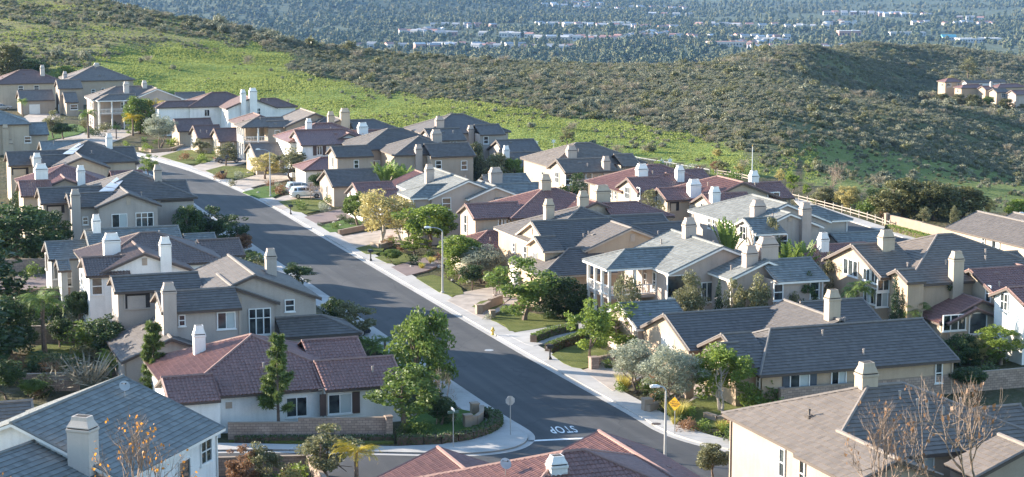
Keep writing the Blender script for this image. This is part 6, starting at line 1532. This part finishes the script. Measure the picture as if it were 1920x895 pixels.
def gn_tree(name):
    g = bpy.data.node_groups.new(name, 'GeometryNodeTree'); g.interface.new_socket('Geometry', in_out='INPUT', socket_type='NodeSocketGeometry'); g.interface.new_socket('Geometry', in_out='OUTPUT', socket_type='NodeSocketGeometry')
    return g, g.nodes.new('NodeGroupInput'), g.nodes.new('NodeGroupOutput')
def attr(g, nm):
    a = g.nodes.new('GeometryNodeInputNamedAttribute'); a.data_type = 'FLOAT'; a.inputs['Name'].default_value = nm; return a.outputs[0]
g, gi, go = gn_tree('scrub_instances'); jn = g.nodes.new('GeometryNodeJoinGeometry')
def geom_of(o): return o
for k in range(6):
    oi = g.nodes.new('GeometryNodeObjectInfo'); oi.inputs['Object'].default_value = srcs[(0, 1, 2, 3, 4, 7)[k]]; oi.transform_space = 'ORIGINAL'; oi.inputs['As Instance'].default_value = True
    cmp = g.nodes.new('FunctionNodeCompare'); cmp.data_type = 'FLOAT'; cmp.operation = 'EQUAL'; g.links.new(attr(g, 'kd'), cmp.inputs[0]); cmp.inputs[1].default_value = float(k); cmp.inputs['Epsilon'].default_value = .1
    ip = g.nodes.new('GeometryNodeInstanceOnPoints'); g.links.new(gi.outputs[0], ip.inputs['Points']); g.links.new(cmp.outputs[0], ip.inputs['Selection']); g.links.new(oi.outputs['Geometry'], ip.inputs['Instance'])
    cx = g.nodes.new('ShaderNodeCombineXYZ'); g.links.new(attr(g, 'rz'), cx.inputs[2]); g.links.new(cx.outputs[0], ip.inputs['Rotation'])
    s = attr(g, 'sc'); c2 = g.nodes.new('ShaderNodeCombineXYZ'); g.links.new(s, c2.inputs[2])
    for q in (0, 1): mm = g.nodes.new('ShaderNodeMath'); mm.operation = 'MULTIPLY'; mm.inputs[1].default_value = 1.25; g.links.new(s, mm.inputs[0]); g.links.new(mm.outputs[0], c2.inputs[q])
    g.links.new(c2.outputs[0], ip.inputs['Scale']); g.links.new(ip.outputs[0], jn.inputs[0])
g.links.new(jn.outputs[0], go.inputs[0]); md = so_.modifiers.new('scrub', 'NODES'); md.node_group = g
# ------------------------------------------------------------------ grass standing on the green slope
n_ = 260000; a_ = rng.uniform(-.27, .16, n_); y_ = np.sqrt(rng.uniform(300 ** 2, 680 ** 2, n_)); gi_ = np.interp(a_, AZ, np.arange(len(AZ))).astype(int); gj_ = np.interp(y_, RAD, np.arange(len(RAD))).astype(int)
gm_ = gmask[gi_, gj_] + .25 * dmask[gi_, gj_]; zz_ = ZG[gi_, gj_]; k_ = (rng.random(n_) < gm_) & ~((np.abs(zz_) < .06) & (y_ < 478)); a_, y_ = a_[k_][:60000], y_[k_][:60000]; x_ = a_ * y_
z_ = np.array([ground_z(p, q) for p, q in zip(x_, y_)]); lb = LB(); tn = np.clip(vnoise(x_, y_, 9, 41) * .6 + rng.normal(.2, .16, len(x_)), 0, 1)
for r_ in range(3):
    s_ = rng.uniform(.10, .25, (len(x_), 1)) * (.5 + vnoise(x_, y_, 14, 42)[:, None]); an = rng.uniform(0, 6.28, len(x_)); d_ = np.stack([np.cos(an) * .5, np.sin(an) * .5, np.full(len(x_), .8)], 1) * s_
    w_ = np.stack([-np.sin(an), np.cos(an), 0 * an], 1) * s_ * .9; lb.add(np.stack([x_ + rng.normal(0, .15, len(x_)), y_ + rng.normal(0, .15, len(x_)), z_], 1) + d_ * .6, d_, w_, tn)
LM['slope'] = leaf_mat('slope_grass_blades', (.10, .148, .032), (.32, .345, .105), .3, .9)
tag(link('hillside_grass', lb.mesh('hillside_grass', LM['slope'])), 'rough green grass on the sunny slope behind the houses', None, None, 'stuff')
# ------------------------------------------------------------------ the wooded valley floor
def far_mat():
    m, nt, b = newmat('valley_tree_foliage'); oi = N(nt, 'ShaderNodeObjectInfo'); n = noise(nt, .35, 4, geo(nt), .7)
    f = M_(nt, 'ADD', M_(nt, 'MULTIPLY', oi.outputs['Random'], .75), M_(nt, 'MULTIPLY', M_(nt, 'SUBTRACT', n, .5), .8))
    nt.links.new(ramp(nt, f, [(.0, (.045, .066, .03)), (.45, (.09, .108, .048)), (.75, (.17, .16, .065)), (.9, (.24, .17, .10)), (1, (.28, .23, .17))]), b.inputs['Base Color']); b.inputs['Roughness'].default_value = .9
    bump(nt, b, noise(nt, 1.2, 4, geo(nt)), 1.0, 1.2); return m
NV = 30000
a = rng.uniform(-.29, .30, NV * 3); y = np.exp(rng.uniform(math.log(1900), math.log(11500), NV * 3)); x = a * y
cl = vnoise(x, y, 260, 31) * .6 + vnoise(x, y, 90, 32) * .5
keep = rng.random(NV * 3) < np.clip((cl - .30) * 3.0, .07, 1); x, y, a = x[keep][:NV], y[keep][:NV], a[keep][:NV]
xh = rng.uniform(-1500, 420, 5500); yh = rng.uniform(4000, 6000, 5500); x = np.concatenate([x, xh]); y = np.concatenate([y, yh]); a = x / y
z = np.array([ground_z(p, q) for p, q in zip(x, y)])
px_ = 960 + FPX * a; tall = rng.random(len(x)) < .16
hh = rng.uniform(4, 10, len(x)) * np.where(tall, 1.5, 1) * np.where(rng.random(len(x)) < .06, 1.6, 1); ww = np.where(tall, hh * .32, hh * rng.uniform(.8, 1.25, len(x)))
me = bpy.data.meshes.new('valley_trees'); me.vertices.add(len(x)); me.vertices.foreach_set('co', np.stack([x, y, z + hh * .42], 1).astype(np.float32).ravel())
for nm, val in (('sh', hh * .55), ('sw', ww * .5), ('rz', rng.uniform(0, 6.28, len(x)))):
    at_ = me.attributes.new(nm, 'FLOAT', 'POINT'); at_.data.foreach_set('value', val.astype(np.float32))
vt = link('valley_trees', me); tag(vt, 'thousands of trees covering the wide valley floor', None, None, 'stuff')
g, gi, go = gn_tree('valley_tree_instances'); jn = g.nodes.new('GeometryNodeJoinGeometry')
for k in range(3):
    ico = g.nodes.new('GeometryNodeMeshIcoSphere'); ico.inputs['Subdivisions'].default_value = 3; ico.inputs['Radius'].default_value = 1
    nz = g.nodes.new('ShaderNodeTexNoise'); nz.inputs['Scale'].default_value = 2.1 + k * .5; nz.inputs['Detail'].default_value = 3
    pos = g.nodes.new('GeometryNodeInputPosition'); ad = g.nodes.new('ShaderNodeVectorMath'); ad.operation = 'ADD'; ad.inputs[1].default_value = (k * 7.3, k * 3.1, 0); g.links.new(pos.outputs[0], ad.inputs[0]); g.links.new(ad.outputs[0], nz.inputs['Vector'])
    mp_ = g.nodes.new('ShaderNodeMapRange'); mp_.inputs[1].default_value = .3; mp_.inputs[2].default_value = .7; mp_.inputs[3].default_value = .5; mp_.inputs[4].default_value = 1.3; g.links.new(nz.outputs[0], mp_.inputs[0])
    vm = g.nodes.new('ShaderNodeVectorMath'); vm.operation = 'SCALE'; g.links.new(pos.outputs[0], vm.inputs[0]); g.links.new(mp_.outputs[0], vm.inputs['Scale'])
    sp_ = g.nodes.new('GeometryNodeSetPosition'); g.links.new(ico.outputs[0], sp_.inputs[0]); g.links.new(vm.outputs[0], sp_.inputs['Position'])
    sm = g.nodes.new('GeometryNodeSetMaterial'); sm.inputs['Material'].default_value = bpy.data.materials.get('valley_tree_foliage') or far_mat(); g.links.new(sp_.outputs[0], sm.inputs[0])
    ip = g.nodes.new('GeometryNodeInstanceOnPoints'); g.links.new(gi.outputs[0], ip.inputs['Points']); g.links.new(sm.outputs[0], ip.inputs['Instance'])
    idx = g.nodes.new('GeometryNodeInputIndex'); mo = g.nodes.new('FunctionNodeIntegerMath') if hasattr(bpy.types, 'FunctionNodeIntegerMath') else None
    mo.operation = 'MODULO'; g.links.new(idx.outputs[0], mo.inputs[0]); mo.inputs[1].default_value = 3
    cmp = g.nodes.new('FunctionNodeCompare'); cmp.data_type = 'INT'; cmp.operation = 'EQUAL'; g.links.new(mo.outputs[0], cmp.inputs[2]); cmp.inputs[3].default_value = k; g.links.new(cmp.outputs[0], ip.inputs['Selection'])
    c2 = g.nodes.new('ShaderNodeCombineXYZ'); w_ = attr(g, 'sw'); g.links.new(w_, c2.inputs[0]); g.links.new(w_, c2.inputs[1]); g.links.new(attr(g, 'sh'), c2.inputs[2]); g.links.new(c2.outputs[0], ip.inputs['Scale'])
    cx = g.nodes.new('ShaderNodeCombineXYZ'); g.links.new(attr(g, 'rz'), cx.inputs[2]); g.links.new(cx.outputs[0], ip.inputs['Rotation']); g.links.new(ip.outputs[0], jn.inputs[0])
g.links.new(jn.outputs[0], go.inputs[0]); md = vt.modifiers.new('trees', 'NODES'); md.node_group = g
# ------------------------------------------------------------------ buildings on the valley floor
FW = [simple('far_wall_' + n, c, .8, .08) for n, c in (('white', (.48, .47, .45)), ('cream', (.52, .46, .39)), ('brick', (.34, .20, .16)), ('grey', (.42, .42, .42)))]
FR = [simple('far_roof_' + n, c, .8, .1) for n, c in (('white', (.50, .50, .50)), ('red', (.36, .19, .15)), ('grey', (.30, .30, .30)), ('teal', (.10, .34, .40)))]
def far_building(p, w, d, h, rz, wall, roof, flat, label, group='buildings on the valley floor'):
    rt = empty('valley_building', p, rz); tag(rt, label, 'building', group); m, r_, g_ = MB(), MB(), MB(); X, Y = Vector((1, 0, 0)), Vector((0, 1, 0))
    m.box((0, 0, -2), w, d, h + 2, X, Y); o = m.build('wall', wall, None, weld=False); o.parent = rt
    if flat: r_.box((0, 0, h), w + .6, d + .6, .5, X, Y); r_.box((w * .2, 0, h + .5), w * .12, d * .2, .9, X, Y)
    else:
        z1 = h + d * .26
        a = [Vector((s * (w / 2 + .5), t * (d / 2 + .5), h)) for s, t in ((-1, -1), (1, -1), (1, 1), (-1, 1))]; e = [Vector((-w / 2 - .5, 0, z1)), Vector((w / 2 + .5, 0, z1))]
        r_.poly([a[0], a[1], e[1], e[0]]); r_.poly([a[2], a[3], e[0], e[1]]); r_.poly([a[1], a[2], e[1]]); r_.poly([a[3], a[0], e[0]]); r_.poly(a[::-1])
    o = r_.build('roof', roof, None, weld=False); o.parent = rt
    n = max(2, int(w / 5))
    for k in range(n): g_.obox((-w / 2 + w * (k + .5) / n, -d / 2 - .03, h * .5), X * w / n * .28, Y * .04, Vector((0, 0, h * .18)))
    o = g_.build('window_band', MT['glass'], None, weld=False); o.parent = rt
FARP = None
k = 0
while k < 250:                                               # houses stand in rows along the valley's streets
    px, py = rng.uniform(420, 1920), rng.uniform(4, 112)
    if px < 640 and py > 40 or py > 60 and 1450 < px < 1640: continue
    p0 = ground_hit(px, py)
    if p0 is None or p0.y < 1900: continue
    ang = rng.choice([.12, -.25, 1.2]) + rng.normal(0, .1); st = rng.uniform(20, 30)
    for q in range(int(rng.integers(4, 13))):
        for sd_ in (-1, 1):
            if k >= 250 or rng.random() < .25: continue
            x_ = p0.x + math.cos(ang) * st * q - math.sin(ang) * sd_ * 15; y_ = p0.y + math.sin(ang) * st * q + math.cos(ang) * sd_ * 15; k += 1; big = rng.random() < .02
            w, d, h = (rng.uniform(24, 46), rng.uniform(14, 22), rng.uniform(4, 7)) if big else (rng.uniform(11, 18), rng.uniform(8, 12), rng.uniform(4, 6.5))
            i, j = int(rng.choice(4, p=[.36, .38, .08, .18])), int(rng.choice(3, p=[.12, .38, .5]))
            nm = ('white', 'cream', 'brick', 'grey')[i] + '-walled ' + ('large flat-roofed block' if big else ('pale', 'red', 'grey')[j] + '-roofed house') + ' among the trees of the far valley floor'
            far_building((x_, y_, ground_z(x_, y_)), w, d, h + 2, ang + rng.normal(0, .25), FW[i], FR[0 if big else j], big, nm)
for px, py, w, d, h, i, j, fl, lab in ((1591, 70, 42, 20, 12, 2, 0, True, 'long reddish brick block just beyond the right hump of the hill'), (1700, 68, 70, 20, 7, 3, 2, True, 'long low grey block beyond the crest right of the brick one'),
    (1778, 76, 26, 18, 6, 0, 3, False, 'building with a teal blue roof beyond the right crest'), (1835, 80, 80, 30, 7, 0, 0, True, 'long white warehouse right of the teal roof'), (1440, 82, 44, 20, 9, 0, 0, True, 'white block above the crest left of the hump'),
    (835, 90, 40, 24, 8, 3, 0, True, 'grey square block beyond the middle of the crest'), (1350, 50, 60, 26, 6, 1, 0, True, 'wide pale hall in the middle of the valley'), (1150, 48, 70, 22, 6, 0, 0, True, 'long pale shed left of the wide hall'), (1360, 88, 60, 20, 8, 1, 1, True, 'low pinkish block over the crest left of the hump')):
    p = ground_hit(px, py)
    if p: far_building(tuple(p), w, d, h, .1, FW[i], FR[j], fl, lab, None)
# ------------------------------------------------------------------ light, sky, air
SUN_EL, SUN_AZ = 14.5, -69.0                 # azimuth clockwise from the view direction
w = bpy.data.worlds.new('World'); scene.world = w; w.use_nodes = True
nt = w.node_tree; sky = N(nt, 'ShaderNodeTexSky'); sky.sky_type = 'NISHITA'; sky.sun_disc = False
sky.sun_elevation = R(SUN_EL); sky.sun_rotation = R(SUN_AZ); sky.air_density = 1.0; sky.dust_density = .25; sky.ozone_density = 2.2
bg = nt.nodes['Background']; bg.inputs[1].default_value = .138; nt.links.new(sky.outputs[0], bg.inputs[0])
sd = bpy.data.lights.new('sun', 'SUN'); sd.energy = 5.0; sd.angle = R(.5); sd.color = (1, .88, .73)
so = bpy.data.objects.new('sun', sd); COL.objects.link(so)
sv = Vector((math.sin(R(SUN_AZ)) * math.cos(R(SUN_EL)), math.cos(R(SUN_AZ)) * math.cos(R(SUN_EL)), math.sin(R(SUN_EL))))
so.rotation_euler = sv.to_track_quat('Z', 'Y').to_euler()
vs = scene.view_settings; vs.view_transform = 'Standard'; vs.look = 'None'; vs.gamma = 1; vs.exposure = EXPOSURE; vs.use_curve_mapping = False
scene.cycles.max_bounces = 6; scene.cycles.diffuse_bounces = 3; scene.cycles.transparent_max_bounces = 8; scene.cycles.volume_bounces = 0
scene.cycles.use_denoising = True

# the hazy air between the camera and the valley: one closed box of even, pale blue air
hz = MB(); x0, x1, y0, y1, zb_, zt_ = -13000, 13000, -60, 14600, float(ZG.min()) - 1.0, 62.0
hz.obox(((x0 + x1) / 2, (y0 + y1) / 2, (zb_ + zt_) / 2), Vector(((x1 - x0) / 2, 0, 0)), Vector((0, (y1 - y0) / 2, 0)), Vector((0, 0, (zt_ - zb_) / 2)))
hm = bpy.data.materials.new('valley_haze'); hm.use_nodes = True; nt = hm.node_tree; nt.nodes.remove(nt.nodes['Principled BSDF'])
pv = N(nt, 'ShaderNodeVolumePrincipled'); pv.inputs['Color'].default_value = (.30, .54, 1, 1); pv.inputs['Density'].default_value = 2.9e-5; pv.inputs['Anisotropy'].default_value = .0
nt.links.new(pv.outputs[0], nt.nodes['Material Output'].inputs['Volume'])
tag(hz.build('haze', hm), 'pale blue haze lying over the valley', None, None, 'stuff')
